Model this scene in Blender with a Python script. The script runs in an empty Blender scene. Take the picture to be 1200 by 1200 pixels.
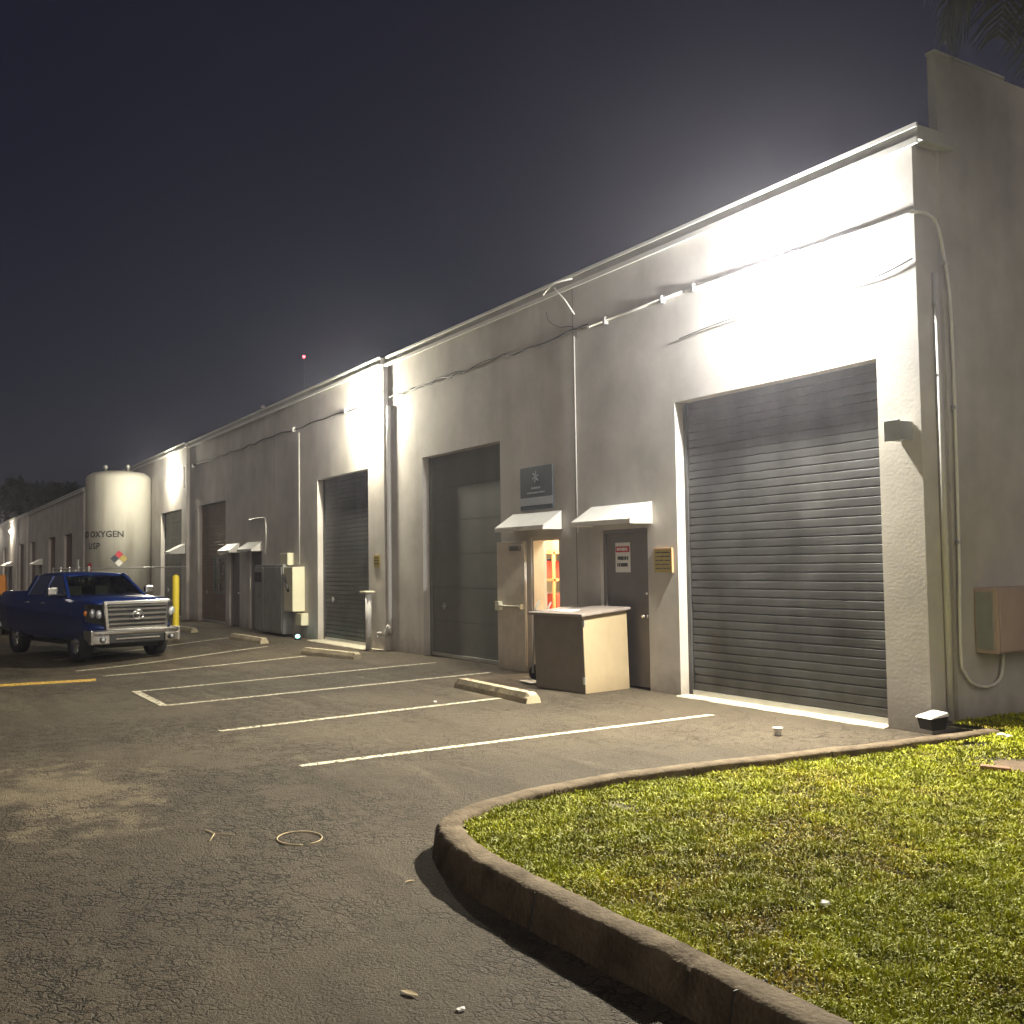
import bpy, bmesh, math, random
import numpy as np
from mathutils import Vector, Matrix
random.seed(7); rng = np.random.default_rng(11)
scene = bpy.context.scene
COL = scene.collection
PI = math.pi
HAZE = .001
R = math.radians

# ------------------------------------------------------------------ tags
def tag(o, label=None, cat=None, group=None, kind=None):
    if label: o['label'] = label
    if cat: o['category'] = cat
    if group: o['group'] = group
    if kind: o['kind'] = kind
    return o
def empty(name, loc=(0, 0, 0), rz=0, label=None, cat=None, group=None):
    o = bpy.data.objects.new(name, None); COL.objects.link(o)
    o.location = loc; o.rotation_euler = (0, 0, rz); o.empty_display_size = .2
    return tag(o, label, cat, group)
def copy_tree(o, parent=None):
    c = o.copy(); COL.objects.link(c); c.parent = parent
    for ch in list(o.children): copy_tree(ch, c)
    return c

# ------------------------------------------------------------------ materials
def mat(name, color, rough=.7, metal=0, var=.12, vscale=3, bump=0, bscale=40, streak=0, dirt=None, dirt_h=0, coat=0, spec=.5, tint=None):
    m = bpy.data.materials.new(name); m.use_nodes = True
    nt = m.node_tree; N = nt.nodes; L = nt.links
    b = N['Principled BSDF']
    b.inputs['Roughness'].default_value = rough; b.inputs['Metallic'].default_value = metal
    b.inputs['Specular IOR Level'].default_value = spec
    if coat: b.inputs['Coat Weight'].default_value = coat; b.inputs['Coat Roughness'].default_value = .06
    tc = N.new('ShaderNodeTexCoord')
    nz = N.new('ShaderNodeTexNoise'); nz.inputs['Scale'].default_value = vscale; nz.inputs['Detail'].default_value = 7; nz.inputs['Roughness'].default_value = .62
    L.new(tc.outputs['Object'], nz.inputs['Vector'])
    rp = N.new('ShaderNodeValToRGB'); c = color; t = tint or (1, 1, 1)
    rp.color_ramp.elements[0].position = .3; rp.color_ramp.elements[1].position = .7
    rp.color_ramp.elements[0].color = (c[0]*(1-var)*t[0], c[1]*(1-var)*t[1], c[2]*(1-var)*t[2], 1)
    rp.color_ramp.elements[1].color = (min(1, c[0]*(1+var)), min(1, c[1]*(1+var)), min(1, c[2]*(1+var)), 1)
    L.new(nz.outputs['Fac'], rp.inputs['Fac']); out = rp.outputs['Color']
    def mul(col_out, fac_out, dark):
        mx = N.new('ShaderNodeMix'); mx.data_type = 'RGBA'; mx.blend_type = 'MULTIPLY'
        L.new(fac_out, mx.inputs[0]); L.new(col_out, mx.inputs[6]); mx.inputs[7].default_value = (*dark, 1)
        return mx.outputs[2]
    if streak:
        mp = N.new('ShaderNodeMapping'); mp.inputs['Scale'].default_value = (1.9, 1.9, .3)
        L.new(tc.outputs['Object'], mp.inputs['Vector'])
        n2 = N.new('ShaderNodeTexNoise'); n2.inputs['Scale'].default_value = 1.1; n2.inputs['Detail'].default_value = 6
        L.new(mp.outputs[0], n2.inputs['Vector'])
        r2 = N.new('ShaderNodeMapRange'); r2.inputs[1].default_value = .5; r2.inputs[2].default_value = .75; r2.inputs[3].default_value = 0; r2.inputs[4].default_value = streak
        L.new(n2.outputs['Fac'], r2.inputs[0]); out = mul(out, r2.outputs[0], (.45, .42, .38))
    if dirt_h:
        sp = N.new('ShaderNodeSeparateXYZ'); L.new(tc.outputs['Object'], sp.inputs[0])
        n3 = N.new('ShaderNodeTexNoise'); n3.inputs['Scale'].default_value = 4; n3.inputs['Detail'].default_value = 8
        L.new(tc.outputs['Object'], n3.inputs['Vector'])
        ma = N.new('ShaderNodeMath'); ma.operation = 'MULTIPLY_ADD'; ma.inputs[1].default_value = dirt_h*1.6; L.new(n3.outputs['Fac'], ma.inputs[0]); 
        ma.inputs[2].default_value = -dirt_h*.3
        sb = N.new('ShaderNodeMath'); sb.operation = 'SUBTRACT'; L.new(ma.outputs[0], sb.inputs[0]); L.new(sp.outputs['Z'], sb.inputs[1])
        r3 = N.new('ShaderNodeMapRange'); r3.inputs[1].default_value = -.15; r3.inputs[2].default_value = .35; r3.inputs[4].default_value = .75
        L.new(sb.outputs[0], r3.inputs[0]); out = mul(out, r3.outputs[0], dirt or (.35, .3, .24))
    L.new(out, b.inputs['Base Color'])
    if bump:
        nb = N.new('ShaderNodeTexNoise'); nb.inputs['Scale'].default_value = bscale; nb.inputs['Detail'].default_value = 5
        L.new(tc.outputs['Object'], nb.inputs['Vector'])
        bp = N.new('ShaderNodeBump'); bp.inputs['Strength'].default_value = bump; bp.inputs['Distance'].default_value = .01
        L.new(nb.outputs['Fac'], bp.inputs['Height']); L.new(bp.outputs[0], b.inputs['Normal'])
    return m
def emis(name, color, s):
    m = bpy.data.materials.new(name); m.use_nodes = True; b = m.node_tree.nodes['Principled BSDF']
    b.inputs['Base Color'].default_value = (*color, 1)
    b.inputs['Emission Color'].default_value = (*color, 1); b.inputs['Emission Strength'].default_value = s
    return m
def glass(name, tint=(.75, .85, .8)):
    m = bpy.data.materials.new(name); m.use_nodes = True; nt = m.node_tree; N = nt.nodes
    N.remove(N['Principled BSDF'])
    tr = N.new('ShaderNodeBsdfTransparent'); tr.inputs[0].default_value = (*tint, 1)
    gl = N.new('ShaderNodeBsdfGlossy'); gl.inputs['Roughness'].default_value = .03
    fr = N.new('ShaderNodeFresnel'); fr.inputs[0].default_value = 1.5
    mx = N.new('ShaderNodeMixShader'); nt.links.new(fr.outputs[0], mx.inputs[0]); nt.links.new(tr.outputs[0], mx.inputs[1]); nt.links.new(gl.outputs[0], mx.inputs[2])
    nt.links.new(mx.outputs[0], N['Material Output'].inputs[0]); return m

M = {}
M['wall'] = mat('stucco', (.50, .475, .44), .92, var=.17, vscale=1.1, bump=.18, bscale=30, streak=.22, dirt_h=.35, spec=.25)
M['fascia'] = mat('fascia_metal', (.50, .49, .46), .55, var=.08, streak=.3)
M['trim'] = mat('drip_trim', (.78, .77, .73), .4, var=.05)
M['roof'] = mat('roofing', (.2, .2, .2), .9)
M['slat'] = mat('roller_steel', (.085, .087, .088), .45, metal=.25, var=.28, vscale=2.2, streak=.6, dirt_h=.5)
M['slatbrown'] = mat('roller_brown', (.20, .135, .105), .5, metal=.1, var=.15, streak=.3)
M['panel'] = mat('panel_paint', (.16, .167, .15), .6, var=.1, streak=.3)
M['door'] = mat('door_paint', (.17, .155, .15), .55, var=.1, streak=.2)
M['doorcream'] = mat('door_cream', (.66, .59, .48), .55, var=.12, vscale=5, streak=.4, dirt_h=.25)
M['white'] = mat('white_metal', (.72, .71, .66), .45, var=.06, streak=.15)
M['yellowish'] = mat('cream_metal', (.66, .63, .46), .5, var=.06)
M['galv'] = mat('galvanised', (.5, .5, .48), .4, metal=.7, var=.12)
M['greymetal'] = mat('grey_enclosure', (.27, .28, .265), .55, var=.14, streak=.3)
M['meter'] = mat('beige_enclosure', (.48, .37, .32), .6, var=.08, streak=.25)
M['black'] = mat('black_plastic', (.012, .012, .013), .45)
M['rubber'] = mat('tyre_rubber', (.014, .014, .015), .8)
M['chrome'] = mat('chrome', (.85, .85, .85), .2, metal=1, var=.03)
M['blue'] = mat('blue_paint', (.008, .032, .19), .25, metal=.5, var=.04, coat=1)
M['darkcar'] = mat('dark_paint', (.03, .033, .037), .3, metal=.3, var=.04, coat=1)
M['glass'] = glass('auto_glass', (.4, .45, .4))
M['glassdark'] = glass('privacy_glass', (.12, .13, .13))
M['lens'] = mat('lamp_lens', (.55, .57, .6), .08, metal=.6, var=.3, vscale=30)
M['amber'] = mat('amber_lens', (.6, .18, .02), .2)
M['pane'] = mat('dark_pane', (.02, .035, .028), .15)
M['lime'] = mat('lime_cloth', (.5, .75, .05), .7)
M['seat'] = mat('seat_cloth', (.06, .055, .05), .8)
M['tank'] = mat('tank_paint', (.43, .415, .36), .75, var=.06, vscale=1.5, streak=.55, dirt_h=.4)
M['concrete'] = mat('kerb_concrete', (.115, .090, .060), .92, var=.38, vscale=6, bump=.8, bscale=45, spec=.2, tint=(.9, .82, .75))
M['stop'] = mat('stop_concrete', (.36, .31, .21), .9, var=.22, vscale=5, bump=.6, bscale=40)
M['apron'] = mat('apron_concrete', (.48, .44, .34), .9, var=.2, vscale=6, bump=.4)
M['yellow'] = mat('yellow_paint', (.72, .56, .03), .5, var=.08, dirt_h=.15)
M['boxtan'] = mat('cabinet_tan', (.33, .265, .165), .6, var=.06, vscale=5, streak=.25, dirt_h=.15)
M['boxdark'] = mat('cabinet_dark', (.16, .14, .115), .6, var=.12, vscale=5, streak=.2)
M['boxtop'] = mat('cabinet_top', (.22, .19, .17), .55, var=.2, vscale=8)
M['paper'] = mat('paper', (.75, .74, .7), .7, var=.03)
M['signblue'] = mat('sign_navy', (.05, .065, .085), .5, var=.05)
M['signpale'] = mat('sign_pale', (.36, .38, .41), .5, var=.1, vscale=20)
M['red'] = mat('sign_red', (.5, .04, .06), .5)
M['ink'] = mat('ink', (.03, .03, .03), .6)
M['plaque'] = mat('plaque_yellow', (.42, .33, .09), .5, var=.12, vscale=15)
M['orange'] = mat('orange_plastic', (.75, .27, .02), .5)
M['wood'] = mat('dry_wood', (.22, .12, .07), .8, var=.2, vscale=20)
M['bark'] = mat('bark', (.16, .12, .085), .95, var=.3, vscale=8, bump=1, bscale=20)
M['leaf'] = mat('leaf', (.05, .075, .028), .6, var=.35, vscale=2)
M['leafdark'] = mat('leaf_far', (.014, .02, .010), .8, var=.3, vscale=.5)
M['frond'] = mat('frond', (.08, .09, .04), .6, var=.25, vscale=2)
M['straw'] = mat('dry_leaf', (.45, .36, .22), .8, var=.2, vscale=30)
M['cardboard'] = mat('cardboard', (.5, .3, .14), .8, var=.12, vscale=6)
M['shelfwood'] = mat('shelf_orange', (.55, .26, .1), .6, var=.12)
M['room'] = mat('room_paint', (.7, .62, .48), .8, var=.05)
M['ledcool'] = emis('led_cool', (.93, .96, 1), 120)
M['ledwarm'] = emis('led_warm', (1, .95, .78), 90)
M['tube'] = emis('tube_light', (1, .93, .8), 20)
M['redlamp'] = emis('beacon_red', (1, .1, .12), 6)
M['teal'] = emis('teal_glow', (.35, 1, .85), 5)

# asphalt: aggregate, alligator cracking, stains, tyre sweep
def asphalt():
    m = bpy.data.materials.new('asphalt'); m.use_nodes = True; nt = m.node_tree; N = nt.nodes; L = nt.links; b = N['Principled BSDF']
    tc = N.new('ShaderNodeTexCoord')
    def noise(s, d=6, vec=None, r=.6):
        n = N.new('ShaderNodeTexNoise'); n.inputs['Scale'].default_value = s; n.inputs['Detail'].default_value = d; n.inputs['Roughness'].default_value = r
        L.new(vec or tc.outputs['Object'], n.inputs['Vector']); return n
    def rng_(src, a, c, lo, hi):
        r = N.new('ShaderNodeMapRange'); r.inputs[1].default_value = a; r.inputs[2].default_value = c; r.inputs[3].default_value = lo; r.inputs[4].default_value = hi
        L.new(src, r.inputs[0]); return r.outputs[0]
    def mth(op, a, bb):
        q = N.new('ShaderNodeMath'); q.operation = op
        for i, v in enumerate((a, bb)):
            if isinstance(v, (int, float)): q.inputs[i].default_value = v
            else: L.new(v, q.inputs[i])
        return q.outputs[0]
    big = noise(.35, 5); fine = noise(70, 4); spk = noise(190, 2)
    rp = N.new('ShaderNodeValToRGB'); e = rp.color_ramp.elements
    e[0].position = .3; e[0].color = (.068, .054, .037, 1); e[1].position = .7; e[1].color = (.142, .113, .075, 1)
    L.new(big.outputs['Fac'], rp.inputs['Fac'])
    def mixc(kind, fac, a, c):
        x = N.new('ShaderNodeMix'); x.data_type = 'RGBA'; x.blend_type = kind
        if isinstance(fac, (int, float)): x.inputs[0].default_value = fac
        else: L.new(fac, x.inputs[0])
        L.new(a, x.inputs[6])
        if isinstance(c, tuple): x.inputs[7].default_value = (*c, 1)
        else: L.new(c, x.inputs[7])
        return x.outputs[2]
    col = mixc('MULTIPLY', rng_(fine.outputs['Fac'], .35, .6, .75, 0), rp.outputs['Color'], (.35, .33, .3))
    col = mixc('MIX', rng_(spk.outputs['Fac'], .62, .72, 0, .75), col, (.36, .31, .23))
    # stretched traffic sweeps along x
    mp = N.new('ShaderNodeMapping'); mp.inputs['Scale'].default_value = (.22, 1.5, 1); mp.inputs['Rotation'].default_value = (0, 0, R(-8)); L.new(tc.outputs['Object'], mp.inputs['Vector'])
    sw = noise(1.3, 5, mp.outputs[0]); col = mixc('MULTIPLY', rng_(sw.outputs['Fac'], .48, .68, 0, .8), col, (.6, .56, .5))
    sw2 = noise(2.1, 6, mp.outputs[0], .7); col = mixc('MIX', rng_(sw2.outputs['Fac'], .58, .74, 0, .5), col, (.21, .17, .115))
    # worn sandy patches (left foreground)
    mp2 = N.new('ShaderNodeMapping'); mp2.inputs['Location'].default_value = (2.0, 7.2, 0); L.new(tc.outputs['Object'], mp2.inputs['Vector'])
    mp3 = N.new('ShaderNodeMapping'); mp3.inputs['Scale'].default_value = (.55, 1.25, 1); L.new(mp2.outputs[0], mp3.inputs['Vector'])
    wob = noise(3.5, 6); ln = N.new('ShaderNodeVectorMath'); ln.operation = 'LENGTH'; L.new(mp3.outputs[0], ln.inputs[0])
    dd = mth('ADD', ln.outputs['Value'], rng_(wob.outputs['Fac'], .3, .7, -.5, .75))
    col = mixc('MIX', rng_(dd, .35, 1.0, .7, 0), col, (.235, .19, .125))
    # paler tone towards the wall
    sp = N.new('ShaderNodeSeparateXYZ'); L.new(tc.outputs['Object'], sp.inputs[0])
    near = rng_(mth('ADD', sp.outputs['Y'], rng_(big.outputs['Fac'], .3, .7, -.8, .8)), -2.2, .4, 0, .3)
    col = mixc('MIX', near, col, (.22, .18, .13))
    # cracks
    wn = noise(9, 5); wv = N.new('ShaderNodeVectorMath'); wv.operation = 'SCALE'; wv.inputs['Scale'].default_value = .11
    L.new(wn.outputs['Color'], wv.inputs[0]); ad = N.new('ShaderNodeVectorMath'); ad.operation = 'ADD'; L.new(tc.outputs['Object'], ad.inputs[0]); L.new(wv.outputs[0], ad.inputs[1])
    def crack(scale, w):
        v = N.new('ShaderNodeTexVoronoi'); v.feature = 'DISTANCE_TO_EDGE'; v.inputs['Scale'].default_value = scale; L.new(ad.outputs[0], v.inputs['Vector'])
        return rng_(v.outputs['Distance'], 0, w, 1, 0)
    msk = noise(.55, 3); mk = rng_(msk.outputs['Fac'], .42, .58, .25, 1)
    fg = rng_(sp.outputs['Y'], -3.0, -6.0, .25, 1)     # worst in the drive lane
    gap = noise(6, 3); gk = rng_(gap.outputs['Fac'], .38, .55, 0, 1)
    c1 = mth('MULTIPLY', mth('MULTIPLY', crack(17, .12), fg), gk); c2 = mth('MULTIPLY', mth('MULTIPLY', crack(7, .03), mk), gk)
    ck = mth('MAXIMUM', mth('MULTIPLY', c1, mk), c2)
    col = mixc('MULTIPLY', mth('MULTIPLY', ck, .95), col, (.16, .14, .11))
    L.new(col, b.inputs['Base Color']); b.inputs['Roughness'].default_value = .82; b.inputs['Specular IOR Level'].default_value = .35
    h = mth('SUBTRACT', mth('ADD', mth('MULTIPLY', fine.outputs['Fac'], 1.0), mth('MULTIPLY', spk.outputs['Fac'], .5)), mth('MULTIPLY', ck, 1.3))
    bp = N.new('ShaderNodeBump'); bp.inputs['Strength'].default_value = 1.0; bp.inputs['Distance'].default_value = .034
    L.new(h, bp.inputs['Height']); L.new(bp.outputs[0], b.inputs['Normal'])
    return m
M['asphalt'] = asphalt()
def paint_mat(name, c):
    m = mat(name, c, .7, var=.12, vscale=9, bump=.6, bscale=60)
    nt = m.node_tree; N = nt.nodes; L = nt.links; b = N['Principled BSDF']
    tr = N.new('ShaderNodeBsdfTransparent'); mx = N.new('ShaderNodeMixShader')
    tc = N.new('ShaderNodeTexCoord'); n = N.new('ShaderNodeTexNoise'); n.inputs['Scale'].default_value = 26; n.inputs['Detail'].default_value = 6; n.inputs['Roughness'].default_value = .75
    L.new(tc.outputs['Object'], n.inputs['Vector'])
    r = N.new('ShaderNodeMapRange'); r.inputs[1].default_value = .46; r.inputs[2].default_value = .6; r.inputs[4].default_value = .9; L.new(n.outputs['Fac'], r.inputs[0])
    L.new(r.outputs[0], mx.inputs[0]); L.new(b.outputs[0], mx.inputs[1]); L.new(tr.outputs[0], mx.inputs[2]); L.new(mx.outputs[0], N['Material Output'].inputs[0])
    return m
M['linewhite'] = paint_mat('line_white', (.52, .48, .36)); M['lineyellow'] = paint_mat('line_yellow', (.66, .42, .06))
M['soil'] = mat('soil', (.085, .08, .025), .95, var=.35, vscale=5, bump=1, bscale=30)
M['dirt'] = mat('bare_dirt', (.12, .082, .05), .95, var=.25, vscale=9, bump=1, bscale=40)

# grass blades: colour per blade from an attribute
def grass_mat():
    m = bpy.data.materials.new('grass_blades'); m.use_nodes = True; nt = m.node_tree; b = nt.nodes['Principled BSDF']
    a = nt.nodes.new('ShaderNodeAttribute'); a.attribute_name = 'bladecol'; nt.links.new(a.outputs['Color'], b.inputs['Base Color'])
    b.inputs['Roughness'].default_value = .6; b.inputs['Specular IOR Level'].default_value = .25
    return m
M['grass'] = grass_mat()

# ------------------------------------------------------------------ mesh helpers
def finish(name, bm, m, parent=None, smooth=False, bevel=0, loc=None):
    me = bpy.data.meshes.new(name); bm.normal_update(); bm.to_mesh(me); bm.free()
    if smooth:
        for p in me.polygons: p.use_smooth = True
    o = bpy.data.objects.new(name, me); COL.objects.link(o)
    for mm in (m if isinstance(m, (list, tuple)) else [m]): me.materials.append(mm)
    if parent is not None: o.parent = parent
    if loc: o.location = loc
    if bevel:
        md = o.modifiers.new('edge', 'BEVEL'); md.width = bevel; md.segments = 2; md.limit_method = 'ANGLE'; md.angle_limit = R(40); md.harden_normals = False
    return o
def box(bm, x0, x1, y0, y1, z0, z1, mi=0):
    v = [bm.verts.new(p) for p in ((x0,y0,z0),(x1,y0,z0),(x1,y1,z0),(x0,y1,z0),(x0,y0,z1),(x1,y0,z1),(x1,y1,z1),(x0,y1,z1))]
    for f in ((0,3,2,1),(4,5,6,7),(0,1,5,4),(1,2,6,5),(2,3,7,6),(3,0,4,7)):
        fc = bm.faces.new([v[i] for i in f]); fc.material_index = mi
    return v
def hexa(bm, P, mi=0):
    v = [bm.verts.new(p) for p in P]
    for f in ((0,3,2,1),(4,5,6,7),(0,1,5,4),(1,2,6,5),(2,3,7,6),(3,0,4,7)):
        fc = bm.faces.new([v[i] for i in f]); fc.material_index = mi
def poly(bm, pts, mi=0):
    f = bm.faces.new([bm.verts.new(p) for p in pts]); f.material_index = mi; return f
def prism(bm, pts, axis, a, b_, mi=0):
    """pts: 2D outline; extruded along axis from a to b_"""
    def P(u, v, w): return {'x': (w, u, v), 'y': (u, w, v), 'z': (u, v, w)}[axis]
    A = [bm.verts.new(P(u, v, a)) for u, v in pts]; B = [bm.verts.new(P(u, v, b_)) for u, v in pts]
    n = len(pts); fs = [bm.faces.new(A), bm.faces.new(B[::-1])]
    for i in range(n): fs.append(bm.faces.new((A[i], B[i], B[(i+1) % n], A[(i+1) % n])))
    for f in fs: f.material_index = mi
    bmesh.ops.recalc_face_normals(bm, faces=fs)
def tube(bm, pts, r, n=8, cap=True, mi=0):
    pts = [Vector(p) for p in pts]; rings = []
    rr = r if isinstance(r, (list, tuple)) else [r]*len(pts)
    up = None
    for i, p in enumerate(pts):
        d = (pts[min(i+1, len(pts)-1)] - pts[max(i-1, 0)]).normalized()
        if up is None:
            up = Vector((0, 0, 1)) if abs(d.z) < .9 else Vector((1, 0, 0))
        s = d.cross(up).normalized(); up = s.cross(d).normalized()
        rings.append([bm.verts.new(p + rr[i]*(math.cos(2*PI*k/n)*s + math.sin(2*PI*k/n)*up)) for k in range(n)])
    for a, b_ in zip(rings, rings[1:]):
        for k in range(n):
            f = bm.faces.new((a[k], a[(k+1) % n], b_[(k+1) % n], b_[k])); f.smooth = True; f.material_index = mi
    if cap: bm.faces.new(rings[0][::-1]).material_index = mi; bm.faces.new(rings[-1]).material_index = mi
def lathe(bm, prof, n=32, axis='z', c=(0, 0, 0), mi=0, cap=True):
    rings = []
    for r, h in prof:
        ring = []
        for k in range(n):
            a = 2*PI*k/n; u, v = r*math.cos(a), r*math.sin(a)
            p = {'z': (u, v, h), 'y': (u, h, v), 'x': (h, u, v)}[axis]
            ring.append(bm.verts.new((p[0]+c[0], p[1]+c[1], p[2]+c[2])))
        rings.append(ring)
    fs = []
    for a, b_ in zip(rings, rings[1:]):
        for k in range(n):
            f = bm.faces.new((a[k], a[(k+1) % n], b_[(k+1) % n], b_[k])); f.smooth = True; f.material_index = mi; fs.append(f)
    if cap: fs.append(bm.faces.new(rings[0][::-1])); fs.append(bm.faces.new(rings[-1]))
    for f in fs: f.material_index = mi
    bmesh.ops.recalc_face_normals(bm, faces=fs)
def catmull(P, n=8, closed=False):
    P = [Vector(p) for p in P]; out = []
    for i in range(len(P)-1):
        p0, p1, p2, p3 = P[max(i-1, 0)], P[i], P[i+1], P[min(i+2, len(P)-1)]
        for k in range(n):
            t = k/n; out.append(.5*((2*p1)+(-p0+p2)*t+(2*p0-5*p1+4*p2-p3)*t*t+(-p0+3*p1-3*p2+p3)*t**3))
    out.append(P[-1]); return out
def text_obj(name, s, size, m, parent=None, depth=.002, space=1.0):
    cu = bpy.data.curves.new(name, 'FONT'); cu.body = s; cu.size = size; cu.align_x = 'CENTER'; cu.align_y = 'CENTER'; cu.extrude = depth; cu.space_character = space; cu.resolution_u = 3; cu.offset = .018*size
    t = bpy.data.objects.new('tmp', cu); COL.objects.link(t); bpy.context.view_layer.update()
    me = bpy.data.meshes.new_from_object(t.evaluated_get(bpy.context.evaluated_depsgraph_get())); me.name = name
    bpy.data.objects.remove(t); o = bpy.data.objects.new(name, me); COL.objects.link(o); me.materials.clear(); me.materials.append(m)
    if parent is not None: o.parent = parent
    return o

def ss(a, b, x):
    t = min(1, max(0, (x-a)/(b-a))); return t*t*(3-2*t)
def gz(x, y):
    return -.27*ss(9, 16, -x)*ss(.3, 6, -y)      # the lot dips towards its drain

# ------------------------------------------------------------------ ground
def ground():
    xs = [-400, -200, -120, -80, -60, -45] + list(np.arange(-38, -8, 1.0)) + [-7, -5, -3, 0, 5, 10, 20, 50, 150, 400]
    ys = [-400, -150, -60, -25, -15, -10, -8] + list(np.arange(-7, 0, .5)) + [0, 5, 40, 150, 400]
    bm = bmesh.new(); V = [[bm.verts.new((x, y, gz(x, y))) for y in ys] for x in xs]
    for i in range(len(xs)-1):
        for j in range(len(ys)-1):
            f = bm.faces.new((V[i][j], V[i+1][j], V[i+1][j+1], V[i][j+1])); f.smooth = True
    tag(finish('asphalt_ground', bm, M['asphalt']), kind='structure')
ground()
def stripe(name, a, b, w, m, z=.005):
    a = Vector(a); b = Vector(b); d = (b-a); n = max(2, int(d.length/.4)); s = Vector((-d.y, d.x)).normalized()*w/2
    bm = bmesh.new(); prev = None
    for i in range(n+1):
        p = a+d*i/n; j = random.uniform(-.004, .004)
        q = [bm.verts.new((p.x+k*s.x, p.y+k*s.y+j, gz(p.x, p.y)+z)) for k in (-1, 1)]
        if prev: bm.faces.new((prev[0], q[0], q[1], prev[1]))
        prev = q
    return tag(finish(name, bm, m), kind='structure')
for a, b in (((-2.06,-5.4),(-2.14,-.77)),((-4.28,-5.46),(-4.72,-1.75)),((-6.6,-5.5),(-7.35,-.5)),((-8.3,-5.5),(-9.3,-.45)),((-11.5,-5.38),(-12.2,-1.7)),((-14.3,-5.4),(-15.1,-1.5)),((-17.5,-5.4),(-18.4,-1.3)),((-6.56,-5.5),(-8.34,-5.5))):
    stripe('parking_line', a, b, .1 if a[1] == b[1] else .095, M['linewhite'], .005 if a[1] != b[1] else .009)
stripe('yellow_line', (-11.2, -9.5), (-10.55, -5.65), .36, M['lineyellow'])
# concrete thresholds in front of the roller doors
def slab(x0, x1, y0, y1, z=.012):
    bm = bmesh.new(); n = 24; prev = None
    for i in range(n+1):
        x = x0+(x1-x0)*i/n; w = random.uniform(-.02, .02)
        q = [bm.verts.new((x, y1, z)), bm.verts.new((x, y0+w, z)), bm.verts.new((x, y0+w-.02, -.01))]
        if prev: bm.faces.new((prev[0], prev[1], q[1], q[0])); bm.faces.new((prev[1], prev[2], q[2], q[1]))
        prev = q
    bmesh.ops.recalc_face_normals(bm, faces=bm.faces)
    tag(finish('door_apron', bm, M['apron']), kind='structure')
slab(-3.54, -.49, -.06, .2); slab(-15.9, -12.2, -.35, .2)

# ------------------------------------------------------------------ island: kerb, lawn, grass
OUT = [(14,-5.8,0),(9,-5.8,0),(5,-5.8,0),(3.4,-5.79,0),(2.5,-5.8,0),(2.0,-5.8,0),(1.6,-5.79,0),(1.27,-5.75,0),(.98,-5.67,0),(.77,-5.56,0),(.62,-5.37,0),(.49,-5.1,0),(.36,-4.6,0),(.3,-3.9,0),(.37,-3.1,0),(.51,-2.0,0),(.6,-1.2,0),(.68,-.2,0)]
KP = catmull(OUT, 26)
def kerb():
    bm = bmesh.new(); prev = None; H = .172; W = .15
    prof = [(-.03, -.05), (-.03, 0), (-.018, .06), (-.005, H-.03), (.006, H-.01), (.024, H), (W-.02, H), (W, H-.015), (W+.005, 0)]
    n = len(KP); dist = 0; lastj = 0
    for i, p in enumerate(KP):
        d = (KP[min(i+1, n-1)]-KP[max(i-1, 0)]).normalized(); s = Vector((d.y, -d.x, 0))
        if s.dot(Vector((4, -2, 0))-p) < 0: s = -s
        if i: dist += (p-KP[i-1]).length
        ring = []
        chip = 1 if (3.05 < p.x < 3.2 and p.y < -5) else 0
        for k, (u, z) in enumerate(prof):
            ju = random.uniform(-.0022, .0022)+.004*math.sin(i*.37+k); jz = random.uniform(-.0016, .0016)+.002*math.sin(i*.23) if z > .05 else 0
            if chip and k in (3, 4, 5): z -= .03; u += .03
            ring.append(bm.verts.new(p+s*(u+ju)+Vector((0, 0, z+jz))))
        if prev:
            for k in range(len(prof)-1): bm.faces.new((prev[k], ring[k], ring[k+1], prev[k+1]))
        else: bm.faces.new(ring)
        prev = ring
    bm.faces.new(prev[::-1]); bmesh.ops.recalc_face_normals(bm, faces=bm.faces)
    tag(finish('kerb', bm, M['concrete'], smooth=True), kind='structure')
    # expansion joints
    bm = bmesh.new(); acc = 0
    for i in range(1, n-1):
        acc += (KP[i]-KP[i-1]).length
        if acc > 1.25:
            acc = 0; p = KP[i]; d = (KP[i+1]-KP[i-1]).normalized(); s = Vector((d.y, -d.x, 0))
            if s.dot(Vector((4, -2, 0))-p) < 0: s = -s
            a = p-s*.036; b = p+s*(.158); w = d*.001
            hexa(bm, [a-w, b-w, b+w, a+w, a-w+Vector((.0,0,.165))+s*.032, b-w+Vector((0,0,.1685)), b+w+Vector((0,0,.1685)), a+w+Vector((0,0,.165))+s*.032])
    tag(finish('kerb_joints', bm, M['ink']), kind='structure')
kerb()
def inner(p, i, off):
    d = (KP[min(i+1, len(KP)-1)]-KP[max(i-1, 0)]).normalized(); s = Vector((d.y, -d.x, 0))
    if s.dot(Vector((4, -2, 0))-p) < 0: s = -s
    return p+s*off
INN = [inner(p, i, .15) for i, p in enumerate(KP)]
poly_in = [(p.x, p.y) for p in INN] + [(.85, .0), (.12, .02), (.12, 1.9), (.12, 6), (14, 6)]
def lawn_z(x, y): return .13 + .03*math.sin(x*1.3+.6)*math.cos(y*1.1) - .05*ss(-3, -.5, y)*ss(3, .6, x)
def in_poly(P, px, py):
    c = np.zeros(len(px), bool); j = len(P)-1
    for i in range(len(P)):
        xi, yi = P[i]; xj, yj = P[j]
        if yi != yj: c ^= ((yi > py) != (yj > py)) & (px < (xj-xi)*(py-yi)/(yj-yi)+xi)
        j = i
    return c
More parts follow.
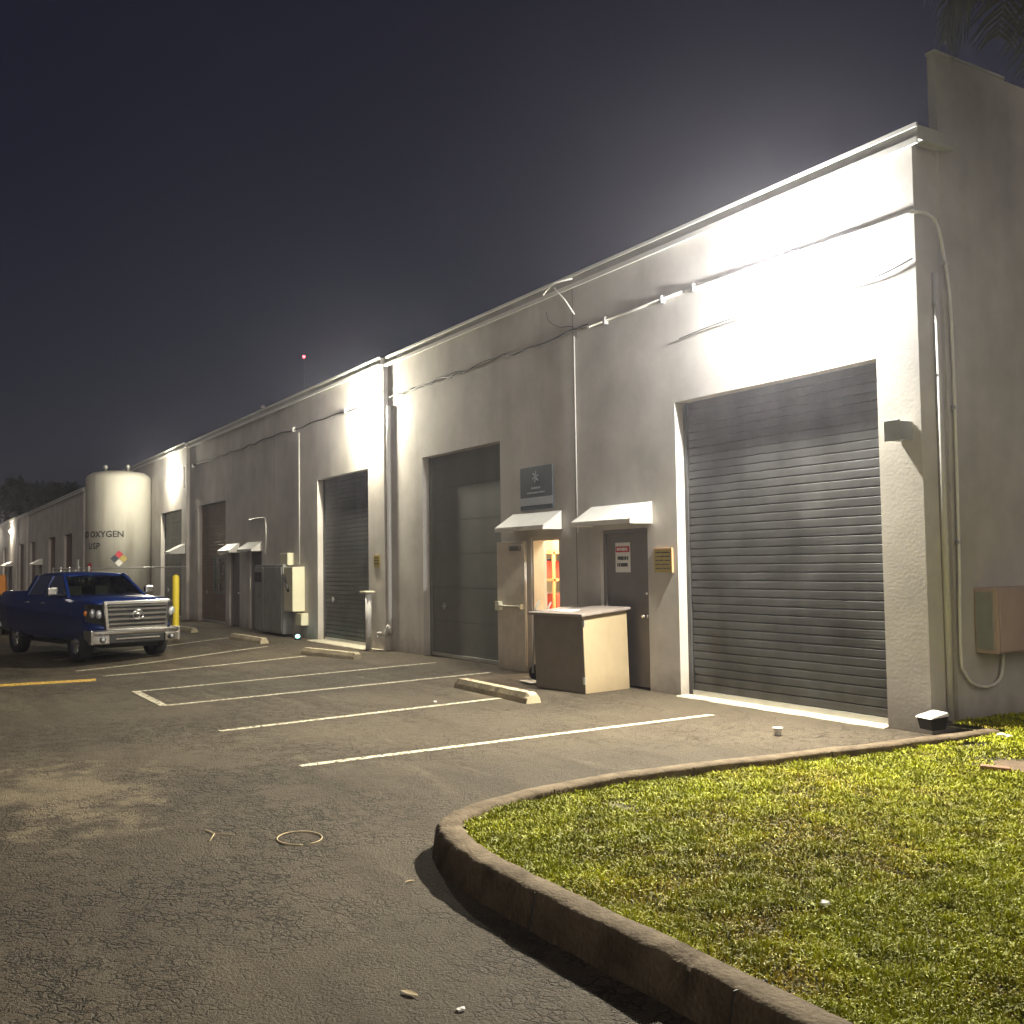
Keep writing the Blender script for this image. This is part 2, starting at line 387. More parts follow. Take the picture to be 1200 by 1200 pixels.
def lawn():
    bm = bmesh.new(); vs = [bm.verts.new((x, y, .1)) for x, y in poly_in]; f = bm.faces.new(vs)
    bmesh.ops.triangulate(bm, faces=[f]); bmesh.ops.recalc_face_normals(bm, faces=bm.faces)
    for ff in bm.faces:
        if ff.normal.z < 0: ff.normal_flip()
    tag(finish('lawn_ground', bm, M['soil']), kind='structure')
lawn()
cam_xy = np.array([6.12, -8.29])
def vnoise(x, y, s, seed):
    r = np.random.default_rng(seed); G = r.random((64, 64)); u = x*s+17.3; v = y*s+9.1
    iu = np.floor(u).astype(int); iv = np.floor(v).astype(int); fu = u-iu; fv = v-iv; fu = fu*fu*(3-2*fu); fv = fv*fv*(3-2*fv)
    g = lambda a, b: G[a % 64, b % 64]
    return (g(iu, iv)*(1-fu)+g(iu+1, iv)*fu)*(1-fv)+(g(iu, iv+1)*(1-fu)+g(iu+1, iv+1)*fu)*fv
def grass():
    N0 = 1800000
    px = rng.uniform(.2, 9, N0); py = rng.uniform(-5.75, 4, N0)
    k = in_poly(poly_in, px, py)
    # only what the lens plausibly sees, plus a margin
    dx = px-cam_xy[0]; dy = py-cam_xy[1]; ang = np.degrees(np.arctan2(dy, -dx)); dist = np.hypot(dx, dy)
    k &= (ang > 0) & (ang < 68)
    k &= rng.random(N0) < np.clip((4.3/np.maximum(dist, .1))**1.1, .0, 1.0)
    n1 = vnoise(px, py, 1.1, 1); n2 = vnoise(px, py, 3.7, 2); n3 = vnoise(px, py, 11, 3); nn = .5*n1+.3*n2+.2*n3
    dens = np.clip((nn-.12)*3.6, .45, 1)
    bare = np.exp(-(((px-1.75)/.62)**2+((py+1.15)/.33)**2)*1.1)+ .8*np.exp(-(((px-.95)/.25)**2+((py+4.35)/.12)**2)) + .75*np.exp(-(((px-.95)/.2)**2+((py+.75)/.22)**2))
    dens *= np.clip(1.1-1.5*bare, 0.0, 1)
    k &= rng.random(N0) < dens
    px, py, dist, n1, n2, n3, nn = [a[k] for a in (px, py, dist, n1, n2, n3, nn)]
    n = len(px); print('blades', n)
    L = rng.uniform(.016, .046, n)*(.45+.4*n2+.5*n3); W = rng.uniform(.0018, .0042, n)*(1+.16*np.maximum(dist-3, 0))
    az = rng.uniform(0, 2*PI, n); lean = rng.uniform(.25, 1.5, n)
    bx = .13 + .03*np.sin(px*1.3+.6)*np.cos(py*1.1) - .03
    base = np.stack([px, py, np.maximum(bx, .1)+.012*n3], 1)
    dirv = np.stack([np.cos(az), np.sin(az), np.zeros(n)], 1); sd = np.stack([-np.sin(az), np.cos(az), np.zeros(n)], 1)
    mid = base + dirv*(L*.4*np.sin(lean))[:, None]; mid[:, 2] += L*.62*np.cos(lean*.6)
    tip = base + dirv*(L*np.sin(lean))[:, None]; tip[:, 2] += L*np.maximum(np.cos(lean*.85), .15)
    w = W[:, None]
    V = np.stack([base-sd*w, base+sd*w, mid+sd*w*.8, mid-sd*w*.8, tip], 1).reshape(-1, 3)
    me = bpy.data.meshes.new('grass'); me.vertices.add(len(V)); me.vertices.foreach_set('co', V.astype(np.float32).ravel())
    i0 = np.arange(n)*5
    loops = np.stack([i0, i0+1, i0+2, i0+3, i0+3, i0+2, i0+4], 1).ravel()
    ls = np.stack([np.arange(n)*7, np.arange(n)*7+4], 1).ravel()
    me.loops.add(len(loops)); me.loops.foreach_set('vertex_index', loops.astype(np.int32))
    me.polygons.add(2*n); me.polygons.foreach_set('loop_start', ls.astype(np.int32))
    try: me.polygons.foreach_set('loop_total', np.tile([4, 3], n).astype(np.int32))
    except Exception: pass
    me.update(calc_edges=True); me.validate()
    dry = np.clip((.78-nn*1.9)+rng.normal(0, .2, n), 0, 1)[:, None]; lite = rng.uniform(.55, 1.25, n)[:, None]
    g1 = np.array([.35, .375, .012]); g2 = np.array([.40, .25, .045]); n4 = vnoise(px, py, 7, 9)[:, None]; n5 = vnoise(px, py, 1.7, 10)[:, None]; c = (g1*(1-dry)+g2*dry)*lite*(.68+.6*n4)*(.85+.4*n5)
    c = np.concatenate([c, np.ones((n, 1))], 1); cc = np.repeat(c, 5, 0).astype(np.float32)
    cc[0::5, :3] *= .4; cc[1::5, :3] *= .4  # blade feet darkened: shade between blades put into the colour
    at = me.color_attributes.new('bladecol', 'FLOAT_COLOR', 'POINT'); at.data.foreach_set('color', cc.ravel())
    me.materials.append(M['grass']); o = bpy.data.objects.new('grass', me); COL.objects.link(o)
    tag(o, 'short patchy yellow-green lawn grass filling the kerbed island', 'grass', kind='stuff')
grass()
# bare dirt patch with wood scraps
def blob(name, cx, cy, rx, ry, z, m, seed=0, n=28):
    r = random.Random(seed); bm = bmesh.new(); c = bm.verts.new((cx, cy, z+.012)); rim = []
    for k in range(n):
        a = 2*PI*k/n; s = r.uniform(.8, 1.15); rim.append(bm.verts.new((cx+rx*s*math.cos(a), cy+ry*s*math.sin(a), z-.01)))
    for k in range(n): bm.faces.new((c, rim[k], rim[(k+1) % n])).smooth = True
    return finish(name, bm, m)
tag(blob('dirt_patch', 1.95, -1.15, .60, .34, .112, M['dirt'], 3), kind='structure')
for i, (x, y, rz, l) in enumerate(((1.62, -1.5, .5, .2), (2.02, -1.3, .9, .26))):
    bm = bmesh.new(); box(bm, -l/2, l/2, -.028, .028, 0, .03); o = finish('wood_scrap', bm, M['wood'], bevel=.006); o.location = (x, y, .118); o.rotation_euler = (.08, .03, rz)
    tag(o, ('short reddish wood scrap lying at the left side of the bare dirt patch', 'longer wood scrap lying at the right side of the bare dirt patch')[i], 'wood scrap', 'wood scraps on the bare dirt')

# litter
def crumple(name, loc, s, m, label, seed, flat=.4):
    r = random.Random(seed); bm = bmesh.new(); bmesh.ops.create_icosphere(bm, subdivisions=2, radius=s)
    for v in bm.verts:
        v.co *= r.uniform(.6, 1.2); v.co.z = v.co.z*flat+s*flat*.6
    o = finish(name, bm, m); o.location = loc; tag(o, label, 'litter'); return o
crumple('crumpled_paper', (.95, -.35, .13), .075, M['paper'], 'crumpled white paper scrap on the grass beside the building corner', 5)
crumple('tissue_scrap', (2.95, -4.78, .13), .022, M['paper'], 'small torn white scrap lying in the middle of the grass', 8, .7)
crumple('wrapper', (2.73, -6.48, 0), .018, M['paper'], 'small pale wrapper on the asphalt near the bottom edge', 9, .5)
crumple('pale_chip', (-4.9, -2.7, 0), .025, M['paper'], 'small pale chip on the asphalt in front of the dark-sided cabinet', 12, .4)
cup = empty('broken_cup', (-.83, -1.15, 0), 0.6, 'small crushed white cup on the concrete in front of the large roller door', 'cup')
bm = bmesh.new(); lathe(bm, [(.028, 0), (.03, .004), (.045, .07), (.048, .072), (.043, .068), (.027, .008)], 14, cap=False); finish('cup_body', bm, M['paper'], cup)
bm = bmesh.new(); lathe(bm, [(.0285, .02), (.0372, .045), (.0285, .045)], 14, cap=False); finish('cup_band', bm, M['ink'], cup)
def leaf(loc, l, rz, label):
    bm = bmesh.new(); pts = [(-l, 0), (-l*.5, l*.28), (0, l*.36), (l*.6, l*.22), (l, 0), (l*.6, -l*.2), (0, -l*.32), (-l*.5, -l*.24)]
    c = bm.verts.new((0, 0, .003)); rim = [bm.verts.new((x, y, .008+.012*abs(y)/l)) for x, y in pts]
    for k in range(8): bm.faces.new((c, rim[k], rim[(k+1) % 8])).smooth = True
    o = finish('dry_leaf', bm, M['straw']); o.location = loc; o.rotation_euler = (0, 0, rz); tag(o, label, 'leaf', 'dry leaves on the asphalt')
leaf((2.5, -6.58, 0), .045, .4, 'dry curled leaf on the asphalt at the bottom edge, left of the wrapper')
leaf((1.25, -5.98, 0), .03, 1.5, 'dry leaf lying in the kerb shadow at the island tip')
bm = bmesh.new(); tube(bm, [(.16*math.cos(t), .13*math.sin(t), .006) for t in np.linspace(0, 6.0, 40)], .004, 6)
o = finish('bent_strap', bm, M['straw']); o.location = (.1, -6.17, 0); tag(o, 'pale strap bent into an oval on the asphalt', 'strap')
bm = bmesh.new(); tube(bm, [(-.14, 0, .006), (0, .02, .008), (.15, -.05, .006)], .004, 5); tube(bm, [(0, .02, .008), (.09, .12, .006)], .003, 5)
o = finish('forked_twig', bm, M['straw']); o.location = (-.29, -6.6, 0); tag(o, 'pale forked twig on the asphalt left of the bent strap', 'twig')

# ------------------------------------------------------------------ warehouse
WH = empty('warehouse', (0, 0, 0), 0, 'long low pale stucco warehouse with roller doors and flat eave', 'warehouse')
ZT = 5.65
UNITS = [  # x0, x1, yoff, openings (xa, xb, ztop)
    (-12.15, 0, 0, [(-3.54, -.49, 3.64), (-5.16, -4.13, 2.1), (-6.94, -6.17, 2.05), (-10.65, -7.83, 3.64)]),
    (-27.6, -12.15, -.1, [(-15.83, -12.93, 3.64), (-21.0, -19.95, 2.08), (-22.95, -21.95, 2.08), (-26.5, -23.35, 3.64)]),
    (-48.2, -27.6, -.2, [(-31.3, -28.25, 3.64), (-37.5, -34.5, 3.64), (-45, -42, 3.64)]),
    (-72.9, -48.2, -.3, [(-55.0, -51.9, 3.64), (-61.6, -58.6, 3.64), (-66.0, -64.9, 2.08), (-71.6, -68.4, 3.64)]),
    (-79.1, -72.9, -.4, [(-78.2, -74.6, 3.64)]),
    (-120, -79.1, -.5, [(-85.5, -82, 2.08), (-90, -86.8, 3.64), (-100, -97, 3.64)])]
for x0, x1, yo, ops in UNITS:
    bm = bmesh.new(); ops = sorted(ops); xc = x0; T = .28
    for xa, xb, zt in ops:
        box(bm, xc, xa, yo, yo+T, 0, ZT); box(bm, xa, xb, yo, yo+T, zt, ZT); xc = xb
    box(bm, xc, x1, yo, yo+T, 0, ZT)
    finish('wall', bm, M['wall'], WH)
    bm = bmesh.new()
    xr = x1+.12 if x1 == 0 else x1-.003
    box(bm, x0, xr, yo-.06, yo+.5, ZT-.015, ZT+.125); finish('fascia', bm, M['fascia'], WH, bevel=.008)
    bm = bmesh.new()
    box(bm, x0, xr, yo-.085, yo-.062, ZT-.06, ZT+.0); box(bm, x0, xr, yo-.085, yo-.062, ZT+.1, ZT+.14); finish('drip_edge', bm, M['trim'], WH)
# end wall: raised pier near the corner, then the lower wall
bm = bmesh.new(); box(bm, -.3, -.003, .283, .36, 0, ZT); box(bm, -.06, .03, .362, 1.5, 0, 6.62); box(bm, -.3, .012, 1.5, 26, 0, 6.622)
finish('wall', bm, M['wall'], WH)
bm = bmesh.new(); box(bm, -.07, .037, .355, 1.507, 6.622, 6.65); finish('parapet_cap', bm, M['fascia'], WH)
bm = bmesh.new(); box(bm, -120, -.3, .4, 26, 5.4, 5.6); box(bm, -120, -.3, 25.8, 26, 0, 5.4); box(bm, -120, -119.8, .3, 25.8, 0, 5.4); finish('roof', bm, M['roof'], WH)

def slat_curtain(bm, x0, x1, y, z0, z1, pitch=.097, depth=.017):
    n = int(round((z1-z0)/pitch)); pitch = (z1-z0)/n
    prof = []
    for i in range(n):
        zb = z0+i*pitch
        for t, d in ((0, 0), (.04, .5), (.1, .95), (.5, 1.0), (.88, 1.0), (.93, .6), (.97, .1)):
            prof.append((zb+t*pitch, y-d*depth))
    prof.append((z1, y)); prev = None; J = 6
    for z, yy in prof:
        row = [bm.verts.new((x0+(x1-x0)*j/J, yy+.006*math.sin(j*1.7+z*2.2)+.003*math.sin(j*2.9+z*9), z)) for j in range(J+1)]
        if prev:
            for j in range(J): bm.faces.new((prev[j], prev[j+1], row[j+1], row[j]))
        prev = row
def panel_curtain(bm, x0, x1, y, z0, z1, n=6):
    h = (z1-z0)/n
    for i in range(n): box(bm, x0, x1, y, y+.04, z0+i*h+.004, z0+(i+1)*h-.004)
    box(bm, x0, x1, y+.02, y+.05, z0, z1)
def roller(x0, x1, yo, zt, m, style='slat', rec=.17, lock=True):
    y = yo+rec; bm = bmesh.new()
    if style == 'slat': slat_curtain(bm, x0+.06, x1-.06, y, .07, zt)
    else: panel_curtain(bm, x0+.06, x1-.06, y, .05, zt)
    d = finish('roller_door', bm, m, WH)
    bm = bmesh.new(); box(bm, x0+.05, x1-.05, y-.03, y+.03, .012, .07); finish('bottom_bar', bm, M['galv'], d)
    for a, b_ in ((x0, x0+.06), (x1-.06, x1)):
        bm = bmesh.new(); box(bm, a+.001, b_-.001, y-.04, y+.04, .012, zt-.002); finish('guide_rail', bm, m, d, bevel=.004)
    bm = bmesh.new(); box(bm, x0+.5, x0+.62, y-.045, y-.02, .9, .94); box(bm, x0+.54, x0+.58, y-.05, y-.02, .86, .98)
    if lock: finish('latch', bm, M['galv'], d)
    else: bm.free()
    return d
roller(-3.54, -.49, 0, 3.64, M['slat'], lock=False); roller(-10.65, -7.83, 0, 3.64, M['panel'], 'panel')
roller(-15.83, -12.93, -.1, 3.64, M['slat']); d4 = roller(-26.5, -23.35, -.1, 3.64, M['slatbrown'])
roller(-31.3, -28.25, -.2, 3.64, M['slat'])
for x0, x1, yo in ((-37.5,-34.5,-.2),(-45,-42,-.2),(-55,-51.9,-.3),(-61.6,-58.6,-.3),(-71.6,-68.4,-.3),(-78.2,-74.6,-.4),(-90,-86.8,-.5),(-100,-97,-.5)):
    roller(x0, x1, yo, 3.64, M['slatbrown'], 'slat', lock=False)
# vision window in the brown roller door
bm = bmesh.new(); x0, x1, z0, z1, y = -25.1, -24.0, .95, 1.95, .02
for a in ((x0-.06, x0, z0-.06, z1+.06), (x1, x1+.06, z0-.06, z1+.06), (x0, x1, z0-.06, z0), (x0, x1, z1, z1+.06), ((x0+x1)/2-.02, (x0+x1)/2+.02, z0, z1)): box(bm, a[0], a[1], y, y+.06, a[2], a[3])
wf = finish('window', bm, M['panel'], d4)
bm = bmesh.new(); box(bm, x0+.002, x1-.002, y+.03, y+.04, z0+.002, z1-.002); finish('pane', bm, M['pane'], wf)
# man doors
def man_door(x0, x1, yo, zt, m=None, rec=.1):
    y = yo+rec; bm = bmesh.new(); w = .05
    box(bm, x0+.001, x0+w, y-.05, y+.08, .01, zt-.001); box(bm, x1-w, x1-.001, y-.05, y+.08, .01, zt-.001); box(bm, x0+w, x1-w, y-.05, y+.08, zt-w, zt-.001)
    fr = finish('door_frame', bm, m or M['door'], WH, bevel=.004)
    bm = bmesh.new(); box(bm, x0+w+.004, x1-w-.004, y-.02, y+.025, .02, zt-w-.004)
    d = finish('door', bm, m or M['door'], WH, bevel=.003)
    bm = bmesh.new(); lathe(bm, [(.03, 0), (.03, -.012), (.012, -.014), (.012, -.045), (.026, -.05), (.03, -.07), (.018, -.085)], 16, 'y', (x1-w-.08, y-.02, .95)); finish('handle', bm, M['chrome'], d)
    bm = bmesh.new(); lathe(bm, [(.024, 0), (.024, -.012), (.01, -.018)], 14, 'y', (x1-w-.08, y-.02, 1.25)); finish('deadbolt', bm, M['chrome'], d)
    return d
dn = man_door(-5.16, -4.13, 0, 2.1)
man_door(-21.0, -19.95, -.1, 2.08); man_door(-22.95, -21.95, -.1, 2.08); man_door(-66, -64.9, -.3, 2.08); man_door(-85.5, -82, -.5, 2.08)
# awnings
def awning(x0, x1, yo, zb, zt, dep, m=M['white']):
    t = .012; bm = bmesh.new(); y0 = yo-dep
    # sloping sheet
    hexa(bm, [(x0, y0, zb), (x1, y0, zb), (x1, yo-.002, zt), (x0, yo-.002, zt), (x0, y0, zb+t), (x1, y0, zb+t), (x1, yo-.002, zt+t), (x0, yo-.002, zt+t)])
    # front lip and side cheeks
    box(bm, x0+.002, x1-.002, y0-.004, y0+.008, zb-.05, zb-.001)
    for a, b_ in ((x0+.002, x0+.014), (x1-.014, x1-.002)):
        prism(bm, [(yo-.003, zt-.003), (y0+.01, zb-.003), (y0+.01, zb-.05), (yo-.003, zb-.05)], 'x', a, b_)
    return finish('awning', bm, m, WH)
awning(-7.45, -6.07, 0, 2.2, 2.42, .34); awning(-5.34, -4.02, 0, 2.2, 2.42, .36)
awning(-23.15, -21.95, -.1, 2.14, 2.34, .3); awning(-21.2, -19.9, -.1, 2.14, 2.34, .3)
awning(-28.5, -27.75, -.2, 2.2, 2.45, .5); awning(-66.4, -64.5, -.3, 2.1, 2.4, .6); awning(-85.8, -81.6, -.5, 2.1, 2.4, .6)
# vertical panel joints (recessed sealant reads as a thin dark strip)
for x, yo in ((-5.72, 0), (-18.9, -.1), (-38, -.2), (-57.2, -.3)):
    bm = bmesh.new(); box(bm, x-.008, x+.008, yo-.002, yo+.01, 0, ZT-.06); finish('wall_joint', bm, M['panel'], WH)

# open door leaf folded back on the wall, interior face with push bar
od = bmesh.new(); box(od, -.76, 0, -.02, .02, .02, 2.0)
leafo = finish('door', od, M['doorcream'], WH, bevel=.004); leafo.location = (-6.96, -.09, 0); leafo.rotation_euler = (0, 0, R(3)); leafo['label'] = 'cream door leaf folded back open against the wall'
bm = bmesh.new(); tube(bm, [(-.70, -.075, 1.0), (-.06, -.075, 1.0)], .018, 10); box(bm, -.73, -.62, -.09, -.02, .93, 1.07); box(bm, -.1, -.04, -.08, -.02, .96, 1.04); finish('push_bar', bm, M['yellowish'], leafo, bevel=.004)
bm = bmesh.new(); box(bm, -.34, -.08, -.075, -.021, 1.86, 1.93); tube(bm, [(-.3, -.08, 1.9), (-.2, -.12, 1.93), (-.02, -.06, 1.96)], .01, 6); finish('door_closer', bm, M['door'], leafo)
bm = bmesh.new(); tube(bm, [(0, .0, .02), (0, .0, 2.0)], .012, 8); finish('hinge', bm, M['galv'], leafo)
bm = bmesh.new()
for a, b_ in ((-6.94, -6.9), (-6.21, -6.17)): box(bm, a+.001, b_-.001, .02, .2, .01, 2.049)
box(bm, -6.9, -6.21, .02, .2, 2.0, 2.049); finish('door_frame', bm, M['doorcream'], WH)
# lit room behind the open door
bm = bmesh.new(); t = .05; X0, X1, Y0, Y1, H = -11.6, -5.2, .285, 3.6, 2.7
box(bm, X0, X1, Y1, Y1+t, 0, H); box(bm, X0-t, X0, Y0, Y1, 0, H); box(bm, X1, X1+t, Y0, Y1, 0, H); box(bm, X0, X1, Y0, Y1, H, H+t)
finish('room_wall', bm, M['room'], WH)
bm = bmesh.new(); box(bm, X0, X1, Y0, Y1, .0, .012); finish('room_floor', bm, M['apron'], WH)
bm = bmesh.new(); box(bm, -8.2, -6.3, .68, .82, 2.6, 2.66); cl = finish('ceiling_light', bm, M['tube']); tag(cl, 'bright ceiling tube light inside the lit storeroom', 'ceiling light')
sh = empty('storage_shelf', (-8.75, .95, .012), 0, 'orange storage shelving seen through the open storeroom door', 'shelf')
for x in (-.6, .95):
    for y in (0, .5): bm = bmesh.new(); box(bm, x, x+.04, y, y+.04, 0, 2.2); finish('upright', bm, M['shelfwood'], sh)
for z in (.35, .85, 1.35, 1.8):
    bm = bmesh.new(); box(bm, -.6, .99, -.01, .55, z, z+.04); finish('shelf_board', bm, M['shelfwood'], sh)
bxl = {0: 'brown', 1: 'white', 2: 'black', 3: 'red', 4: 'blue'}
M['redbox'] = mat('red_box', (.5, .07, .04), .6); M['bluebox'] = mat('blue_box', (.06, .14, .4), .6)
slots = [(-.45, .39, 0), (-.05, .39, 2), (.4, .39, 1), (-.5, .89, 1), (-.1, .89, 2), (.35, .89, 1), (.72, .89, 3), (-.4, 1.39, 0), (.05, 1.39, 4), (.5, 1.39, 3), (.2, 1.84, 1), (-.3, 1.84, 0), (.65, 1.84, 0)]
for i, (x, z, c) in enumerate(slots):
    w, h = random.uniform(.22, .32), random.uniform(.2, .34)
    bm = bmesh.new(); box(bm, 0, w, 0, .35, 0, h); o = finish('storage_box', bm, [M['cardboard'], M['paper'], M['black'], M['redbox'], M['bluebox']][c], bevel=.008); o.location = (-8.75+x, 1.0, .014+z)
    lev = {.39: 'lowest', .89: 'second', 1.39: 'third', 1.84: 'top'}[z]; order = [s for s in slots if s[1] == z]; order.sort(); k = order.index((x, z, c))
    tag(o, '%s box, %s from the left on the %s shelf of the lit storeroom' % (bxl[c], ('first', 'second', 'third', 'fourth')[k], lev), 'box', 'boxes on the storeroom shelves')

# ------------------------------------------------------------------ wall lights (the lit fixtures of the photo)
def wall_light(x, yo, z, power, color, lens, label, off=.19, spot=0, group='lit wall lights along the eave'):
    r = empty('wall_light', (x, yo, z), 0, label, 'wall light', group)
    bm = bmesh.new(); prism(bm, [(0, .15), (-.06, .14), (-.06, .13), (-.02, .125), (-.02, -.15), (0, -.15)], 'x', -.21, .21); finish('housing', bm, M['white'], r, bevel=.003)
    bm = bmesh.new(); prism(bm, [(-.022, .122), (-.12, .122), (-.15, .03), (-.15, -.06), (-.10, -.13), (-.022, -.14)], 'x', -.2, .2); finish('lens', bm, lens, r)
    L = bpy.data.lights.new('wall_light_lamp', 'POINT'); L.energy = power; L.color = color; L.shadow_soft_size = .07
    o = bpy.data.objects.new('lamp', L); COL.objects.link(o); o.parent = r; o.location = (0, -off, -.06)
    if spot:
        S = bpy.data.lights.new('wall_light_throw', 'SPOT'); S.energy = spot; S.color = (1, .9, .68); S.spot_size = R(150); S.spot_blend = 1; S.shadow_soft_size = .07
        o = bpy.data.objects.new('throw', S); COL.objects.link(o); o.parent = r; o.location = (0, -.19, -.1); o.rotation_euler = (R(-50), 0, 0)
    return r
CW = (.93, .96, 1.0); WW = (1.0, .93, .74)
wall_light(-1.45, 0, 4.72, 1650, (1.0, .975, .93), M['ledcool'], 'dazzling white wall light above the large right-hand roller door', spot=7500)
wall_light(-12.75, -.1, 4.95, 1500, WW, M['ledwarm'], 'bright wall light beside the pier left of the flat dark door', spot=1300)
wall_light(-29.5, -.2, 5.0, 700, WW, M['ledwarm'], 'bright wall light above the roller door beside the oxygen tank')
wall_light(-82.6, -.5, 4.8, 700, (1, .88, .68), M['ledwarm'], 'distant wall light, right one of the far pair')
wall_light(-95.5, -.5, 4.8, 700, (1, .88, .68), M['ledwarm'], 'distant wall light at the left edge of the photo')
L = bpy.data.lights.new('room_lamp', 'AREA'); L.energy = 240; L.color = (1, .8, .56); L.shape = 'RECTANGLE'; L.size = 1.2; L.size_y = .25
o = bpy.data.objects.new('lamp', L); COL.objects.link(o); o.location = (-7.2, .75, 2.55); o.parent = cl; o.matrix_parent_inverse = Matrix.Identity(4)

# ------------------------------------------------------------------ conduits and cables
def conduit(name, paths, r, m, label, cat='conduit', clamps=(), yo=0):
    bm = bmesh.new()
    for p in paths: tube(bm, p, r, 8)
    o = finish(name, bm, m)
    for c in clamps:
        b2 = bmesh.new(); x, y, z, ax = c
        if ax == 'h': box(b2, x-.02, x+.02, y-.035, y+.035, z-.05, z+.05)
        else: box(b2, x-.012, x+.012, y-.045, y+.045, z-.015, z+.015)
        finish('clamp', b2, M['galv'], o)
    return tag(o, label, cat)
def wavy(x0, x1, y, z, a=.02, n=20, seed=1):
    r = random.Random(seed); return catmull([(x0+(x1-x0)*i/n, y-abs(r.uniform(0, .01)), z+r.uniform(-a, a)) for i in range(n+1)], 3)
conduit('electrical_conduit', [catmull([(-3.3,-.03,4.985),(-2.2,-.03,4.98),(-.6,-.03,4.96),(-.15,-.04,4.955),(.03,-.03,4.955),(.06,.12,4.95),(.07,.25,4.86),(.07,.33,4.6),(.07,.40,4.2),(.07,.42,3.6),(.07,.42,3.0),(.07,.40,1.76),(.07,.37,.75),(.07,.42,.56),(.07,.55,.44),(.07,.77,.40),(.07,.98,.47),(.07,1.05,.72)], 7)], .016, M['white'],
        'white flexible conduit bending round the building corner down to the meter box', clamps=[(.07,.35,4.5,'v'),(.07,.42,3.1,'v'),(.07,.40,1.8,'v'),(-3.1,-.03,4.985,'h')])
conduit('electrical_conduit', [[(-5.3,-.03,4.96),(-3.3,-.03,4.985)]], .018, M['white'], 'straight white conduit run left of the dazzling light', clamps=[(-4.9,-.03,4.965,'h'),(-3.7,-.03,4.98,'h')])
conduit('sagging_cable', [wavy(-12.0,-5.3,-.03,4.97,.035,26,3)], .012, M['ink'], 'dark uneven cable sagging along the wall under the eave above the flat dark door', 'cable')
conduit('sagging_cable', [wavy(-26.9,-13.0,-.14,4.97,.03,30,5)], .014, M['ink'], 'dark cable strung along the wall between the second and third lights', 'cable', clamps=[(-17.3,-.14,4.97,'h'),(-14.0,-.14,4.97,'h'),(-27.0,-.14,4.97,'h')])
conduit('loose_cable', [catmull([(-3.4,-.02,4.42),(-2.4,-.03,4.47),(-1.4,-.02,4.45),(-.5,-.03,4.44),(-.02,-.02,4.52)], 6)], .008, M['ink'], 'thin dark cable stapled below the dazzling light', 'cable')
conduit('electrical_conduit', [[(-5.66,-.025,4.9),(-5.66,-.025,2.08)]], .009, M['wall'], 'thin vertical white conduit on the wall between the two awnings')
conduit('electrical_conduit', [[(-16.96,-.13,4.85),(-16.96,-.13,1.72)]], .016, M['fascia'], 'vertical white conduit dropping to the cream disconnect box')
conduit('electrical_conduit', [[(-27.7,-.24,5.0),(-27.7,-.24,4.3)]], .03, M['trim'], 'short white conduit stub beside the third light')
conduit('electrical_conduit', [catmull([(-20.9,-.13,2.95),(-19.8,-.13,2.95),(-19.55,-.13,2.85),(-19.5,-.13,2.4),(-19.6,-.13,2.0)], 6)], .025, M['galv'], 'bent grey conduit above the small left door awning')
conduit('downspout', [[(.04,.24,4.4),(.04,.24,.12)]], .035, M['fascia'], 'slim beige downspout on the end wall behind the corner', 'pipe', clamps=[(.04,.24,3.4,'v'),(.04,.24,4.1,'v')])
# torn bracket and loose wires hanging at the eave
tb = empty('torn_cable_bracket', (-6.0, -.1, 5.3), 0, 'torn pale bracket with loose wires hanging from the eave', 'bracket')
bm = bmesh.new(); tube(bm, [(-.25,-.05,.33),(.1,-.1,.42),(.45,-.02,.4)], .012, 6); tube(bm, [(.05,-.06,.36),(.3,-.04,.12),(.42,.03,-.1)], .01, 6); finish('bracket_arm', bm, M['white'], tb)
bm = bmesh.new(); tube(bm, catmull([(-.3,.02,.1),(-.15,-.03,-.08),(.1,-.02,-.22),(.4,.02,-.28),(.45,.06,-.45)], 5), .006, 5); finish('loose_wire', bm, M['ink'], tb)
# roof vent pipe
vp = empty('roof_vent_pipe', (-21.7, .5, 5.6), 0, 'small vent pipe standing on the roof edge between the lights', 'vent pipe')
bm = bmesh.new(); lathe(bm, [(.04, 0), (.04, .55)], 12); finish('pipe', bm, M['galv'], vp)
bm = bmesh.new(); lathe(bm, [(.09, .53), (.1, .56), (.03, .64)], 12); finish('cap', bm, M['galv'], vp)

# ------------------------------------------------------------------ boxes on walls
ph = empty('junction_box', (-.17, -.0, 2.87), 0, 'square dark box on the wall beside the top right of the large roller door', 'junction box')
bm = bmesh.new(); box(bm, -.08, .08, -.2, -.002, -.09, .09); finish('enclosure', bm, M['greymetal'], ph, bevel=.006)
bm = bmesh.new(); box(bm, -.09, .09, -.212, -.202, -.1, .1); finish('cover', bm, M['greymetal'], ph, bevel=.003)
mb = empty('meter_cabinet', (.032, .66, 0), 0, 'beige electrical cabinet on the end wall right of the conduit', 'electrical cabinet')
bm = bmesh.new(); box(bm, 0, .24, 0, 1.05, .73, 1.36); finish('enclosure', bm, M['meter'], mb, bevel=.008)
bm = bmesh.new(); box(bm, .243, .26, .02, 1.03, .75, 1.34); finish('cabinet_door', bm, M['meter'], mb, bevel=.004)
bm = bmesh.new(); box(bm, .03, .2, -.02, -.002, .77, 1.32); finish('side_panel', bm, M['greymetal'], mb, bevel=.003)
bb = empty('bait_station', (.14, -.18, .09), R(-12), 'small black box with pale lid at the foot of the building corner', 'bait box')
bm = bmesh.new(); hexa(bm, [(-.1,-.1,0),(.1,-.1,0),(.1,.1,0),(-.1,.1,0),(-.12,-.12,.13),(.12,-.12,.13),(.12,.12,.15),(-.12,.12,.15)]); finish('base', bm, M['black'], bb, bevel=.01)
